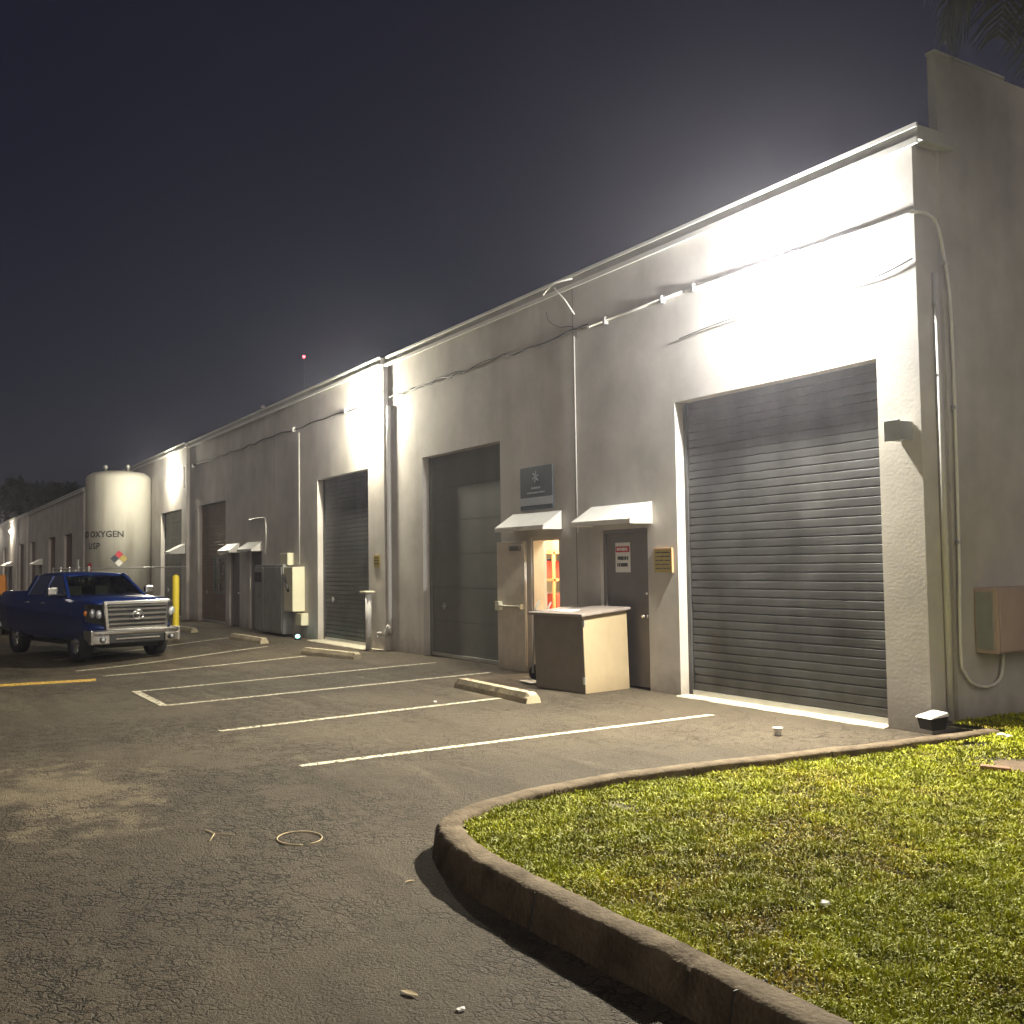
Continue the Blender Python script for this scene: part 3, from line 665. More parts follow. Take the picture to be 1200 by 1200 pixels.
bm = bmesh.new(); hexa(bm, [(-.13,-.14,.132),(.13,-.14,.132),(.13,.13,.155),(-.13,.13,.155),(-.11,-.1,.16),(.11,-.1,.16),(.12,.12,.2),(-.12,.12,.2)]); finish('lid', bm, M['white'], bb, bevel=.008)
bb.scale = (.8, .8, .8)
# electrical gear on the middle bay
pc = empty('switchgear_cabinet', (-19.65, -.1, 0), 0, 'large dark grey electrical cabinet on the wall left of the cream boxes', 'electrical cabinet')
bm = bmesh.new(); box(bm, 0, 2.15, -.26, -.002, .05, 1.72); finish('enclosure', bm, M['greymetal'], pc, bevel=.01)
for a, b_ in ((.03, .7), (.74, 2.1)):
    bm = bmesh.new(); box(bm, a, b_, -.285, -.263, .1, 1.66); finish('cabinet_door', bm, M['greymetal'], pc, bevel=.006)
bm = bmesh.new(); box(bm, .1, .35, -.31, -.287, 1.3, 1.55); box(bm, .4, .62, -.31, -.287, 1.3, 1.55); finish('meter_window', bm, M['black'], pc, bevel=.01)
bm = bmesh.new(); box(bm, .45, .56, -.3, -.287, .9, 1.05); finish('label_plate', bm, M['panel'], pc)
ec = empty('service_panel', (-17.3, -.1, 0), 0, 'tall cream disconnect box with black handle beside the roller door', 'electrical box')
bm = bmesh.new(); box(bm, 0, .62, -.3, -.002, .62, 1.66); finish('enclosure', bm, M['yellowish'], ec, bevel=.01)
bm = bmesh.new(); tube(bm, [(.12, -.33, 1.45), (.42, -.34, 1.1)], [.025, .03], 8); finish('switch_handle', bm, M['black'], ec)
for nm, x0, x1, z0, z1, lb in (('junction_box', -17.95, -17.4, 1.7, 2.0, 'small cream box above the tall disconnect box'), ('junction_box', -16.85, -16.45, .3, .58, 'small cream box below the tall disconnect box')):
    q = empty(nm, ((x0+x1)/2, -.1, z0), 0, lb, 'junction box'); w = (x1-x0)/2
    bm = bmesh.new(); box(bm, -w, w, -.16, -.002, 0, z1-z0); finish('enclosure', bm, M['yellowish'], q, bevel=.008)
    bm = bmesh.new(); box(bm, -w+.01, w-.01, -.175, -.162, .01, z1-z0-.01); finish('cover', bm, M['yellowish'], q, bevel=.003)
tl = empty('teal_indicator_lamp', (-16.2, -.45, gz(-16.2,-.5)), 0, 'small glowing teal lamp on the ground at the foot of the cream door jamb', 'lamp')
bm = bmesh.new(); bmesh.ops.create_uvsphere(bm, u_segments=12, v_segments=8, radius=.055)
for v in bm.verts: v.co.z = v.co.z*.8+.08
finish('bulb', bm, M['teal'], tl, smooth=True)
bm = bmesh.new(); lathe(bm, [(.07, 0), (.07, .03), (.04, .045)], 12); finish('base', bm, M['black'], tl)
# pipe post with flat cap beside the pier
gp = empty('steel_post', (-12.45, -.32, 0), 0, 'grey steel guard post with pale flat cap beside the slatted roller door', 'post')
bm = bmesh.new(); lathe(bm, [(.06, 0), (.06, 1.12)], 18); finish('post', bm, M['fascia'], gp)
bm = bmesh.new(); box(bm, -.2, .12, -.1, .1, 1.122, 1.16); finish('cap', bm, M['yellowish'], gp, bevel=.006)
hb = empty('hose_bib', (-12.22, -.11, .2), 0, 'small silver tap low on the wall beside the steel post', 'tap')
bm = bmesh.new(); tube(bm, [(0,0,.1),(0,-.1,.1),(.03,-.15,.05)], .02, 8); finish('spout', bm, M['chrome'], hb)
bm = bmesh.new(); lathe(bm, [(.05, .14), (.05, .16)], 10, 'z', (0,-.08,0)); finish('valve_wheel', bm, M['white'], hb)
conduit('downspout', [catmull([(-12.02,-.05,4.8),(-12.02,-.05,.7),(-12.0,-.08,.5),(-12.1,-.12,.3)], 5)], .045, M['fascia'], 'beige downspout running down the pier left of the flat dark door', 'pipe')

# ------------------------------------------------------------------ signs
def dashes(name, parent, m, x0, x1, z, h, y, seed, gap=.012):
    r = random.Random(seed); bm = bmesh.new(); x = x0
    while x < x1-.01:
        w = min(r.uniform(.012, .03), x1-x); box(bm, x, x+w, y-.002, y, z-h/2*r.uniform(.8, 1), z+h/2); x += w+r.choice([.004, .004, gap])
    return finish(name, bm, m, parent)
bs = empty('blue_sign', (-6.75, -.002, 2.8), 0, 'navy square sign with pale emblem and band above the open door', 'sign')
bm = bmesh.new(); box(bm, -.44, .46, -.02, 0, -.33, .33); finish('sign_panel', bm, M['signblue'], bs, bevel=.003)
bm = bmesh.new(); box(bm, -.435, .455, -.0225, -.0203, -.26, -.14); finish('pale_band', bm, M['signpale'], bs)
bm = bmesh.new()
for k in range(6):
    a = k*PI/3+.3; prism(bm, [(.0, .17), (.02*math.cos(a)-.0+.07*math.cos(a+.2), .17+.08*math.sin(a+.2)), (.09*math.cos(a), .17+.1*math.sin(a)), (.05*math.cos(a-.3), .17+.05*math.sin(a-.3))], 'y', -.023-.0004*k, -.0203)
finish('emblem', bm, M['signpale'], bs)
dashes('lettering', bs, M['signpale'], -.12, .14, .0, .03, -.0203, 1); dashes('lettering', bs, M['signpale'], -.24, .26, -.07, .025, -.0203, 2)
ds = empty('notice_sign', (-4.75, .076, 1.72), 0, 'white notice with red heading on the closed grey door', 'sign')
bm = bmesh.new(); box(bm, -.16, .16, -.006, 0, -.2, .2); finish('sign_panel', bm, M['paper'], ds)
bm = bmesh.new(); box(bm, -.15, .15, -.009, -.0065, .07, .15); finish('red_band', bm, M['red'], ds)
dashes('lettering', ds, M['paper'], -.12, .12, .11, .04, -.0092, 3); dashes('lettering', ds, M['ink'], -.11, .12, -.01, .05, -.0065, 4); dashes('lettering', ds, M['ink'], -.12, .12, -.1, .05, -.0065, 5)
yp = empty('yellow_plaque', (-3.81, -.002, 1.66), 0, 'small yellow plaque on the wall between grey door and large roller door', 'sign')
bm = bmesh.new(); box(bm, -.17, .17, -.018, 0, -.14, .15); finish('sign_panel', bm, M['plaque'], yp, bevel=.002)
bm = bmesh.new(); box(bm, -.18, .18, -.026, .0, .151, .166); box(bm, .171, .185, -.026, 0, -.14, .15); finish('frame', bm, M['cardboard'], yp)
for i in range(5): dashes('lettering', yp, M['ink'], -.14, .14, .11-.05*i, .016, -.0185, 20+i)
op = empty('orange_plaque', (-12.5, -.102, 1.75), 0, 'small orange plaque on the bright pier beside the slatted roller door', 'sign')
bm = bmesh.new(); box(bm, -.14, .14, -.015, 0, -.12, .12); finish('sign_panel', bm, M['plaque'], op)
for i in range(3): dashes('lettering', op, M['ink'], -.11, .11, .07-.06*i, .02, -.0155, 30+i)

# ------------------------------------------------------------------ cabinet/podium in front of the doors
pod = empty('wooden_cabinet', (-4.38, -.84, 0), R(7), 'waist-high tan and dark wooden cabinet standing in front of the doors', 'cabinet')
bm = bmesh.new(); k = -.035
W, D, Hc = .98, .78, .97
V = [(-W,0,.01),(0,0,.0),(0,D,.0),(-W,D,.01),(-W+k,0,Hc),(k,0,Hc),(k,D,Hc+.06),(-W+k,D,Hc+.06)]
hexa(bm, V)
bm.faces.ensure_lookup_table()
for f in bm.faces:
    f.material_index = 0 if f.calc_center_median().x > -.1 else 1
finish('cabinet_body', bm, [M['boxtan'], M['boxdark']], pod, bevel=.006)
bm = bmesh.new(); hexa(bm, [(-W+k-.05,-.06,Hc+.002),(k+.05,-.06,Hc+.002),(k+.05,D+.03,Hc+.066),(-W+k-.05,D+.03,Hc+.066),(-W+k-.05,-.06,Hc+.037),(k+.05,-.06,Hc+.037),(k+.05,D+.03,Hc+.1),(-W+k-.05,D+.03,Hc+.1)]); finish('cabinet_top', bm, M['boxtop'], pod, bevel=.006)
for z in (.12, .84):
    bm = bmesh.new(); box(bm, -.03, .008, -.02, -.001, z, z+.09); finish('hinge', bm, M['galv'], pod)
sp_ = bmesh.new(); box(sp_, -.15, .15, -.1, .1, 0, .006); o = finish('paper_sheet', sp_, M['paper']); o.location = (-4.95, -.72, 1.028); o.rotation_euler = (.085, 0, .3); tag(o, 'white paper sheet lying on top of the wooden cabinet', 'paper')
# hand truck leaning by the open door
ht = empty('hand_truck', (-5.95, -.62, 0), R(-8), 'upright metal hand truck standing between open door and wooden cabinet', 'hand truck')
bm = bmesh.new()
for x in (-.02, .36): tube(bm, [(x, .0, .12), (x-.0, .05, 1.0), (x, .12, 1.12)], .014, 8)
finish('frame', bm, M['greymetal'], ht)
for z in (.25, .5, .78, 1.0):
    bm = bmesh.new(); tube(bm, [(-.02, .01+.045*z, z), (.36, .01+.045*z, z)], .01, 6); finish('cross_bar', bm, M['greymetal'], ht)
bm = bmesh.new(); box(bm, -.02, .36, -.22, .0, .02, .03); finish('toe_plate', bm, M['galv'], ht)
for x in (-.07, .41):
    bm = bmesh.new(); lathe(bm, [(.05, -.02), (.11, -.02), (.12, 0), (.11, .02), (.05, .02)], 18, 'x', (x, .08, .12)); finish('wheel', bm, M['rubber'], ht)

# ------------------------------------------------------------------ wheel stops
def wheel_stop(x, y, rz, l, label):
    r = empty('wheel_stop', (x, y, gz(x, y)), rz, label, 'wheel stop', 'concrete wheel stops along the stalls')
    n = 30; bm = bmesh.new(); prev = None
    for i in range(n+1):
        t = -l/2+l*i/n; e = .03 if i in (0, n) else 0
        ring = [(-.1, 0), (-.085, .06), (-.055+e*.3, .125-e), (.055-e*.3, .125-e), (.085, .06), (.1, 0)]
        q = [bm.verts.new((t, u+random.uniform(-.0025, .0025), max(0, v+random.uniform(-.0025, .002)))) for u, v in ring]
        if prev:
            for k in range(6): bm.faces.new((prev[k], prev[(k+1) % 6], q[(k+1) % 6], q[k]))
        else: bm.faces.new(q[::-1])
        prev = q
    bm.faces.new(prev); bmesh.ops.recalc_face_normals(bm, faces=bm.faces)
    finish('concrete_block', bm, M['stop'], r)
    for s in (-1, 1):
        bm = bmesh.new(); lathe(bm, [(.018, .11), (.018, .13)], 10, 'z', (s*l*.34, 0, 0)); finish('anchor_pin', bm, M['wood'], r)
wheel_stop(-5.05, -1.78, R(-2), 1.95, 'nearest concrete wheel stop, left of the wooden cabinet')
wheel_stop(-11.7, -1.4, R(10), 1.85, 'concrete wheel stop in front of the slatted roller door with pale jamb')
wheel_stop(-17.0, -1.35, R(2), 2.2, 'concrete wheel stop in front of the dark electrical cabinet')
wheel_stop(-22.2, -1.6, R(4), 2.1, 'farthest concrete wheel stop, just right of the yellow bollard')

# ------------------------------------------------------------------ bollard, tank, fence
bl = empty('yellow_bollard', (-19.7, -2.35, gz(-19.7, -2.35)), 0, 'yellow steel bollard just right of the blue pickup', 'bollard')
bm = bmesh.new(); lathe(bm, [(.085, 0), (.085, 1.5), (.075, 1.55), (.045, 1.58), (.0, 1.59)], 20, cap=False); finish('bollard_post', bm, M['yellow'], bl)
TC = (-33.2, -1.3); TR = 1.13; TH = 5.2
tk = empty('oxygen_tank', (*TC, 0), 0, 'tall cream cylindrical oxygen tank beside the warehouse wall', 'tank')
bm = bmesh.new(); lathe(bm, [(TR*.6, .45), (TR, .7), (TR, TH-.25), (TR*.96, TH-.12), (TR*.8, TH), (TR*.4, TH+.08), (.02, TH+.1)], 64); finish('tank_shell', bm, M['tank'], tk)
for k in range(3):
    a = 2*PI*k/3+.4; bm = bmesh.new(); tube(bm, [(TR*.75*math.cos(a), TR*.75*math.sin(a), 0), (TR*.75*math.cos(a), TR*.75*math.sin(a), .8)], .09, 8); finish('leg', bm, M['tank'], tk)
for x, y in ((-.35, -.4), (.1, .3)):
    bm = bmesh.new(); lathe(bm, [(.05, TH), (.05, TH+.2), (.09, TH+.22), (.07, TH+.32), (.02, TH+.34)], 12, 'z', (x, y, 0)); finish('valve', bm, M['galv'], tk)
bm = bmesh.new(); tube(bm, catmull([(TR+.03, -.5, .5), (TR+.12, -.3, 1.2), (TR+.1, 0, 1.5), (TR+.05, .3, 1.2), (TR+.05, .4, .5)], 6), .03, 8); finish('pipe', bm, M['galv'], tk)
# lettering wrapped on the shell; view azimuth of the camera from the tank
VA = math.atan2(-8.29-TC[1], 6.12-TC[0])
def wrap_text(s, size, az, z, m=M['ink'], space=1.1):
    o = text_obj('lettering', s, size, m, tk, .002, space)
    for v in o.data.vertices:
        u, w, d = v.co; a = az+u/TR; rr = TR+.006+d; v.co = (rr*math.cos(a), rr*math.sin(a), z+w)
    o.data.update(); return o
wrap_text('LIQUID OXYGEN', .31, VA-R(51), 2.92, space=1.0); wrap_text('USP', .31, VA-R(47), 2.5)
def diamond(az, z, s, rot=0):
    cols = [((-.5, 0), M['signblue']), ((0, .5), M['red']), ((.5, 0), M['plaque']), ((0, -.5), M['paper'])]
    bm = bmesh.new(); mats = []
    for i, ((cx, cz), m_) in enumerate(cols):
        mats.append(m_); q = [(cx*s+dx*s*.46, cz*s+dz*s*.46) for dx, dz in ((-1, 0), (0, 1), (1, 0), (0, -1))]
        poly(bm, [((TR+.008)*math.cos(az+u/TR), (TR+.008)*math.sin(az+u/TR), z+w) for u, w in q], i)
    finish('hazard_diamond', bm, mats, tk)
diamond(VA+R(1), 2.05, .30); 
bm = bmesh.new(); az = VA-R(58); poly(bm, [((TR+.008)*math.cos(az+u/TR), (TR+.008)*math.sin(az+u/TR), 1.75+w) for u, w in ((-.12, -.15), (.12, -.15), (.12, .15), (-.12, .15))]); finish('warning_label', bm, M['red'], tk)
# chain-link fence round the tank
fc = empty('chain_link_fence', (-35.2, -3.25, gz(-30, -3.2)), 0, 'grey chain link fence enclosing the oxygen tank', 'fence')
FL = 8.2; FH = 1.85
for i in range(5):
    bm = bmesh.new(); lathe(bm, [(.035, 0), (.035, FH+.04), (.01, FH+.07)], 10, 'z', (FL*i/4, 0, 0)); finish('post', bm, M['galv'], fc)
bm = bmesh.new(); tube(bm, [(0, 0, FH), (FL, 0, FH)], .022, 8); tube(bm, [(FL, 0, FH), (FL, 2.9, FH)], .022, 8); finish('rail', bm, M['galv'], fc)
bm = bmesh.new(); st = .14
for (ox, ln_, ax) in ((0, FL, 0), (0, 2.9, 1)):
    n = int(ln_/st)
    for sgn in (1, -1):
        for i in range(-int(FH/st), n+1):
            a = i*st; b_ = a+FH
            t0 = max(0, -a); t1 = min(FH, ln_-a)
            if t1 <= t0: continue
            z0, z1 = (t0, t1) if sgn > 0 else (FH-t0, FH-t1)
            p, q = a+t0, a+t1
            A = (p, 0, z0+.02) if ax == 0 else (FL, p, z0+.02); B = (q, 0, z1+.0) if ax == 0 else (FL, q, z1)
            tube(bm, [A, B], .0022, 3, cap=False)
finish('wire_mesh', bm, M['galv'], fc)
ns = empty('fence_notice', (-28.9, -3.29, 0), 0, 'white rectangular notice on the tank fence near the roller door', 'sign')
bm = bmesh.new(); box(bm, -.14, .14, -.015, 0, 1.62, 2.0); finish('sign_panel', bm, M['paper'], ns); 
bm = bmesh.new(); box(bm, -.02, .02, .002, .03, 0.0, 1.98); finish('stake', bm, M['black'], ns)

# ------------------------------------------------------------------ vehicles
def loft(stations, ring_fn, n_mid=None):
    bm = bmesh.new(); prev = None; rings = []
    for s in stations:
        ring = [bm.verts.new(p) for p in ring_fn(*s)]; rings.append(ring)
        if prev:
            n = len(ring)
            for k in range(n): bm.faces.new((prev[k], prev[(k+1) % n], ring[(k+1) % n], ring[k]))
        prev = ring
    bm.faces.new(rings[0][::-1]); bm.faces.new(rings[-1]); bmesh.ops.recalc_face_normals(bm, faces=bm.faces); return bm
def body_ring(x, w, zb, zt, cr):
    h = [(.0, zb), (w*.86, zb), (w*.95, zb+.05), (w*.985, zb+.22), (w, zb+(zt-zb)*.55), (w*.985, zt-.16), (w*.95, zt-.06), (w*.87, zt-.005), (w*.5, zt+cr*.8), (0, zt+cr)]
    full = h + [(-a, b_) for a, b_ in h[-2:0:-1]]
    return [(x, a, b_) for a, b_ in full]
def arch_cut(o, spots, r, w):
    bm = bmesh.new()
    for x, z in spots:
        for s in (-1, 1): lathe(bm, [(r, s*(w-.38)), (r, s*(w+.2))], 36, 'y', (x, 0, z))
    c = finish('cutter', bm, M['black']); md = o.modifiers.new('arch', 'BOOLEAN'); md.object = c; md.operation = 'DIFFERENCE'; md.solver = 'EXACT'
    bpy.context.view_layer.update()
    me = bpy.data.meshes.new_from_object(o.evaluated_get(bpy.context.evaluated_depsgraph_get())); o.modifiers.clear(); o.data = me
    bpy.data.objects.remove(c)
def wheel(par, x, y, r, w=.27, side=1):
    bm = bmesh.new(); t = w/2
    lathe(bm, [(r*.62, -t*.85), (r*.9, -t), (r*.985, -t*.8), (r, -t*.4), (r, t*.4), (r*.985, t*.8), (r*.9, t), (r*.62, t*.85)], 40, 'y', (0, 0, 0), cap=False)
    ty = finish('wheel', bm, M['rubber'], par); ty.location = (x, y, r)
    bm = bmesh.new(); yo = side*t*.6
    lathe(bm, [(r*.62, yo), (r*.6, yo+side*.03), (r*.55, yo-side*.02), (r*.2, yo-side*.04), (.01, yo-side*.04)], 30, 'y', (0, 0, 0), cap=False)
    for k in range(6):
        a = 2*PI*k/6; c, s_ = math.cos(a), math.sin(a)
        P = lambda rr, off, yy: (rr*c-off*s_, yy, rr*s_+off*c)
        hexa(bm, [P(.05, -.04, yo-side*.02), P(r*.58, -.025, yo-side*.005), P(r*.58, .025, yo-side*.005), P(.05, .04, yo-side*.02), P(.05, -.035, yo+side*.03), P(r*.58, -.02, yo+side*.02), P(r*.58, .02, yo+side*.02), P(.05, .035, yo+side*.03)])
    finish('rim', bm, M['chrome'], ty)
def bar(bm, a, b_, w, d):
    a = Vector(a); b_ = Vector(b_); t = (b_-a).normalized(); s = t.cross(Vector((0, 1, 0))).normalized()*w/2; y = Vector((0, d/2, 0))
    hexa(bm, [a-s-y, a+s-y, a+s+y, a-s+y, b_-s-y, b_+s-y, b_+s+y, b_-s+y])

def truck():
    z0 = gz(-16.4, -4.3)
    T = empty('pickup_truck', (-16.45, -4.27, z0), R(12.9), 'blue crew-cab pickup with chrome grille parked beside the tank', 'pickup')
    T.scale = (.945,)*3
    st = [(.86, .60, .66, 1.04, .0), (.885, .66, .62, 1.10, .0), (.84, .755, .60, 1.135, .012), (.74, .85, .56, 1.165, .025), (.6, .93, .50, 1.18, .04), (.42, .968, .44, 1.19, .05), (.2, .985, .42, 1.20, .055), (-.3, 1.0, .42, 1.215, .055), (-.8, 1.0, .42, 1.235, .03),
          (-1.2, 1.0, .42, 1.25, .0), (-2.0, 1.0, .42, 1.26, .0), (-3.0, 1.0, .42, 1.27, .0), (-3.08, 1.0, .45, 1.32, .0), (-4.0, 1.0, .48, 1.33, 0), (-4.7, .99, .52, 1.33, 0), (-4.86, .95, .6, 1.3, 0)]
    st = [(a, b, c, d, e) for a, b, c, d, e in st]
    bm = loft(st, body_ring)
    body = finish('body', bm, M['blue'], T, smooth=True); arch_cut(body, [(0, .42), (-3.72, .42)], .50, 1.0)
    for p in body.data.polygons: p.use_smooth = True
    md = body.modifiers.new('wn', 'EDGE_SPLIT'); md.split_angle = R(38)
    # roof and pillars
    RZ, RB = 1.91, 1.84
    bm = loft([(-1.32, .60, RB-.03, RZ-.06, 0), (-1.42, .68, RB-.0, RZ-.02, .01), (-1.9, .71, RB, RZ, .03), (-2.6, .71, RB, RZ, .025), (-2.98, .68, RB-.02, RZ-.03, .01), (-3.06, .62, RB-.05, RZ-.07, 0)],
              lambda x, w, zb, zt, c: [(x, 0, zb), (x, w*.97, zb), (x, w, (zb+zt)/2), (x, w*.93, zt), (x, w*.5, zt+c), (x, 0, zt+c*1.2), (x, -w*.5, zt+c), (x, -w*.93, zt), (x, -w, (zb+zt)/2), (x, -w*.97, zb)])
    finish('roof', bm, M['blue'], T, smooth=True)
    for s in (-1, 1):
        for a, b_, w_, d_ in (((-.62, s*.86, 1.2), (-1.38, s*.68, 1.87), .075, .07), ((-1.98, s*.9, 1.22), (-2.0, s*.695, 1.86), .1, .05), ((-3.05, s*.9, 1.25), (-2.98, s*.68, 1.86), .2, .06)):
            bm = bmesh.new(); bar(bm, a, b_, w_, d_); finish('pillar', bm, M['blue'], T, bevel=.01)
    bm = bmesh.new(); poly(bm, [(-.60, -.84, 1.225), (-.56, 0, 1.25), (-.60, .84, 1.225), (-1.36, .64, 1.855), (-1.33, 0, 1.87), (-1.36, -.64, 1.855)]); finish('windshield', bm, M['glass'], T)
    for s in (-1, 1):
        for a, b_, c, d in ((-.72, -1.95, -1.98, -1.42), (-2.02, -2.97, -2.92, -2.05)):
            bm = bmesh.new(); poly(bm, [(a, s*.915, 1.24), (b_, s*.915, 1.25), (c, s*.69, 1.855), (d, s*.69, 1.855)]); finish('side_window', bm, M['glassdark'], T)
    bm = bmesh.new(); poly(bm, [(-3.06, -.85, 1.28), (-3.06, .85, 1.28), (-3.0, .64, 1.84), (-3.0, -.64, 1.84)]); finish('rear_window', bm, M['glassdark'], T)
    for s in (-1, 1):
        bm = bmesh.new(); box(bm, -1.75, -1.2, s*.42-.27, s*.42+.27, .9, 1.1); box(bm, -1.85, -1.68, s*.42-.27, s*.42+.27, .9, 1.55); box(bm, -1.8, -1.7, s*.42-.13, s*.42+.13, 1.56, 1.75); finish('seat', bm, M['seat'], T, bevel=.04)
    bm = bmesh.new(); box(bm, -2.75, -2.6, -.75, .75, .9, 1.5); box(bm, -.95, -.62, -.8, .8, 1.05, 1.2); finish('dashboard', bm, M['black'], T, bevel=.03)
    bm = bmesh.new(); tube(bm, [(-1.02+.06*math.sin(t), .42+.18*math.cos(t), 1.22+.17*math.sin(t)) for t in np.linspace(0, 2*PI, 24)], .015, 6); finish('steering_wheel', bm, M['black'], T)
    # grille
    gx = .985
    bm = bmesh.new(); box(bm, gx-.1, gx-.035, -.68, .68, .70, 1.10); g = finish('grille', bm, M['black'], T)
    bm = bmesh.new()
    out = [(-.74, 1.145), (.74, 1.145), (.68, .70), (-.68, .70)]; inn = [(-.66, 1.075), (.66, 1.075), (.62, .75), (-.62, .75)]
    for i in range(4):
        a, b_, c, d = out[i], out[(i+1) % 4], inn[(i+1) % 4], inn[i]
        hexa(bm, [(gx-.05, *a), (gx-.05, *b_), (gx-.05, *c), (gx-.05, *d), (gx-.0, a[0]*.985, a[1]-.008 if a[1] > 1 else a[1]), (gx-.0, b_[0]*.985, b_[1]-.008 if b_[1] > 1 else b_[1]), (gx+.012, *c), (gx+.012, *d)])
    bmesh.ops.recalc_face_normals(bm, faces=bm.faces); finish('grille_surround', bm, M['chrome'], g, bevel=.006)
    for z in (.80, .865, .93, .995, 1.05):
        bm = bmesh.new(); prism(bm, [(gx-.034, z-.018), (gx+.008, z-.01), (gx+.008, z+.014), (gx-.034, z+.022)], 'y', -.64, .64)
        for v in bm.verts: pass
        finish('grille_bar', bm, M['chrome'], g)
    bm = bmesh.new()
    for rx, rz, cz, cx in ((.115, .06, 0, 0), (.06, .024, .034, 0), (.032, .055, 0, 0)):
        tube(bm, [(gx+.03, rx*math.cos(t), .92+cz+rz*math.sin(t)) for t in np.linspace(0, 2*PI, 30)], .009, 6, cap=False)
    finish('emblem', bm, M['chrome'], g)
    # headlights wrapping the corners
    for s in (-1, 1):
        bm = bmesh.new()
        hexa(bm, [(.945, s*.69, .78), (.62, s*.985, .84), (.55, s*.90, .86), (.80, s*.60, .78), (.945, s*.745, 1.08), (.58, s*.985, 1.09), (.5, s*.90, 1.07), (.80, s*.62, 1.06)])
        bmesh.ops.recalc_face_normals(bm, faces=bm.faces); h = finish('headlight', bm, M['black'], T, bevel=.012)
        bm = bmesh.new()
        for u in (.22, .62):
            c = Vector((.945, s*.74, .93)).lerp(Vector((.68, s*.97, .965)), u); bmesh.ops.create_uvsphere(bm, u_segments=14, v_segments=8, radius=.062, matrix=Matrix.Translation(c-Vector((.02, 0, 0))))
        finish('lamp_lens', bm, M['lens'], h, smooth=True)
        bm = bmesh.new(); bmesh.ops.create_uvsphere(bm, u_segments=10, v_segments=6, radius=.04, matrix=Matrix.Translation((.6, s*.965, .95))); finish('side_marker', bm, M['amber'], h, smooth=True)
    # bumper: chrome bar, wrapped corners, dark valance
    def arcx(y): return 1.04-.10*(abs(y)/.98)**3
    def bumper_strip(ya, yb, za, zb, proud, m, name, par, n=20, dep=.1):
        bm = bmesh.new(); prev = None
        for i in range(n+1):
            y = ya+(yb-ya)*i/n; x = arcx(y)+proud
            ring = [bm.verts.new(p) for p in ((x-dep, y, za), (x-.015, y, za), (x, y, za+.025), (x, y, zb-.025), (x-.02, y, zb), (x-dep, y, zb))]
            if prev:
                for k in range(6): bm.faces.new((prev[k], prev[(k+1) % 6], ring[(k+1) % 6], ring[k]))
            else: bm.faces.new(ring[::-1])
            prev = ring
        bm.faces.new(prev); bmesh.ops.recalc_face_normals(bm, faces=bm.faces); o = finish(name, bm, m, par); 
        return o
    bu = bumper_strip(-.985, .985, .60, .70, .0, M['chrome'], 'bumper', T)
    bumper_strip(-.60, .60, .40, .60, -.02, M['black'], 'bumper_valance', bu); bumper_strip(-.48, .48, .49, .52, .0, M['chrome'], 'chrome_strip', bu, dep=.03)
    for s in (-1, 1):
        c = bumper_strip(*sorted((s*.62, s*.985)), .40, .598, -.005, M['chrome'], 'bumper_corner', bu, 8)
        bm = bmesh.new(); lathe(bm, [(.055, .99), (.06, 1.035), (.045, 1.04), (.02, 1.02)], 18, 'x', (0, s*.76, .50)); finish('fog_light', bm, M['black'], bu)
        bm = bmesh.new(); lathe(bm, [(.0401, 1.03), (.04, 1.046), (.01, 1.052)], 14, 'x', (0, s*.76, .50)); finish('fog_lens', bm, M['lens'], bu)
        # corner return along the fender
        bm = bmesh.new(); hexa(bm, [(.56, s*.985, .52), (.96, s*.985, .40), (.95, s*.93, .40), (.56, s*.96, .52), (.56, s*1.0, .70), (.95, s*.985, .70), (.94, s*.93, .70), (.56, s*.96, .70)]); bmesh.ops.recalc_face_normals(bm, faces=bm.faces); finish('bumper_return', bm, M['chrome'], bu, bevel=.01)
    # mirrors
    for s in (-1, 1):
        bm = bmesh.new(); box(bm, -.98, -.84, *sorted((s*1.0, s*1.22)), 1.24, 1.5); mr = finish('mirror', bm, M['chrome'], T, bevel=.04)
        bm = bmesh.new(); bar(bm, (-.9, s*.9, 1.26), (-.9, s*1.06, 1.29), .05, .05); finish('mirror_arm', bm, M['black'], mr)
        for x in (-1.85, -2.85):
            bm = bmesh.new(); tube(bm, [(x, s*1.005, 1.08), (x+.02, s*1.035, 1.08), (x+.18, s*1.035, 1.08), (x+.2, s*1.005, 1.08)], .013, 6); finish('handle', bm, M['chrome'], T)
        wheel(T, 0, s*.84, .40, side=s); wheel(T, -3.72, s*.84, .40, side=s)
    for s in (-1, 1):
        bm = bmesh.new(); box(bm, -3.1, -.6, *sorted((s*.9, s*1.02)), .36, .41); finish('step_bar', bm, M['black'], T, bevel=.01)
    bm = bmesh.new(); box(bm, -4.6, .7, -.6, .6, .3, .5); finish('chassis', bm, M['black'], T)
    def lift(o):
        for ch in o.children:
            if ch.name.startswith('wheel'): continue
            done = set()
            for v in ch.data.vertices: v.co.z += .17*ss(.72, 1.12, v.co.z)*(1-ss(1.25, 1.86, v.co.z)) - .05*ss(.72, .62, v.co.z)*0
            ch.data.update(); lift(ch)
    lift(T)
truck()

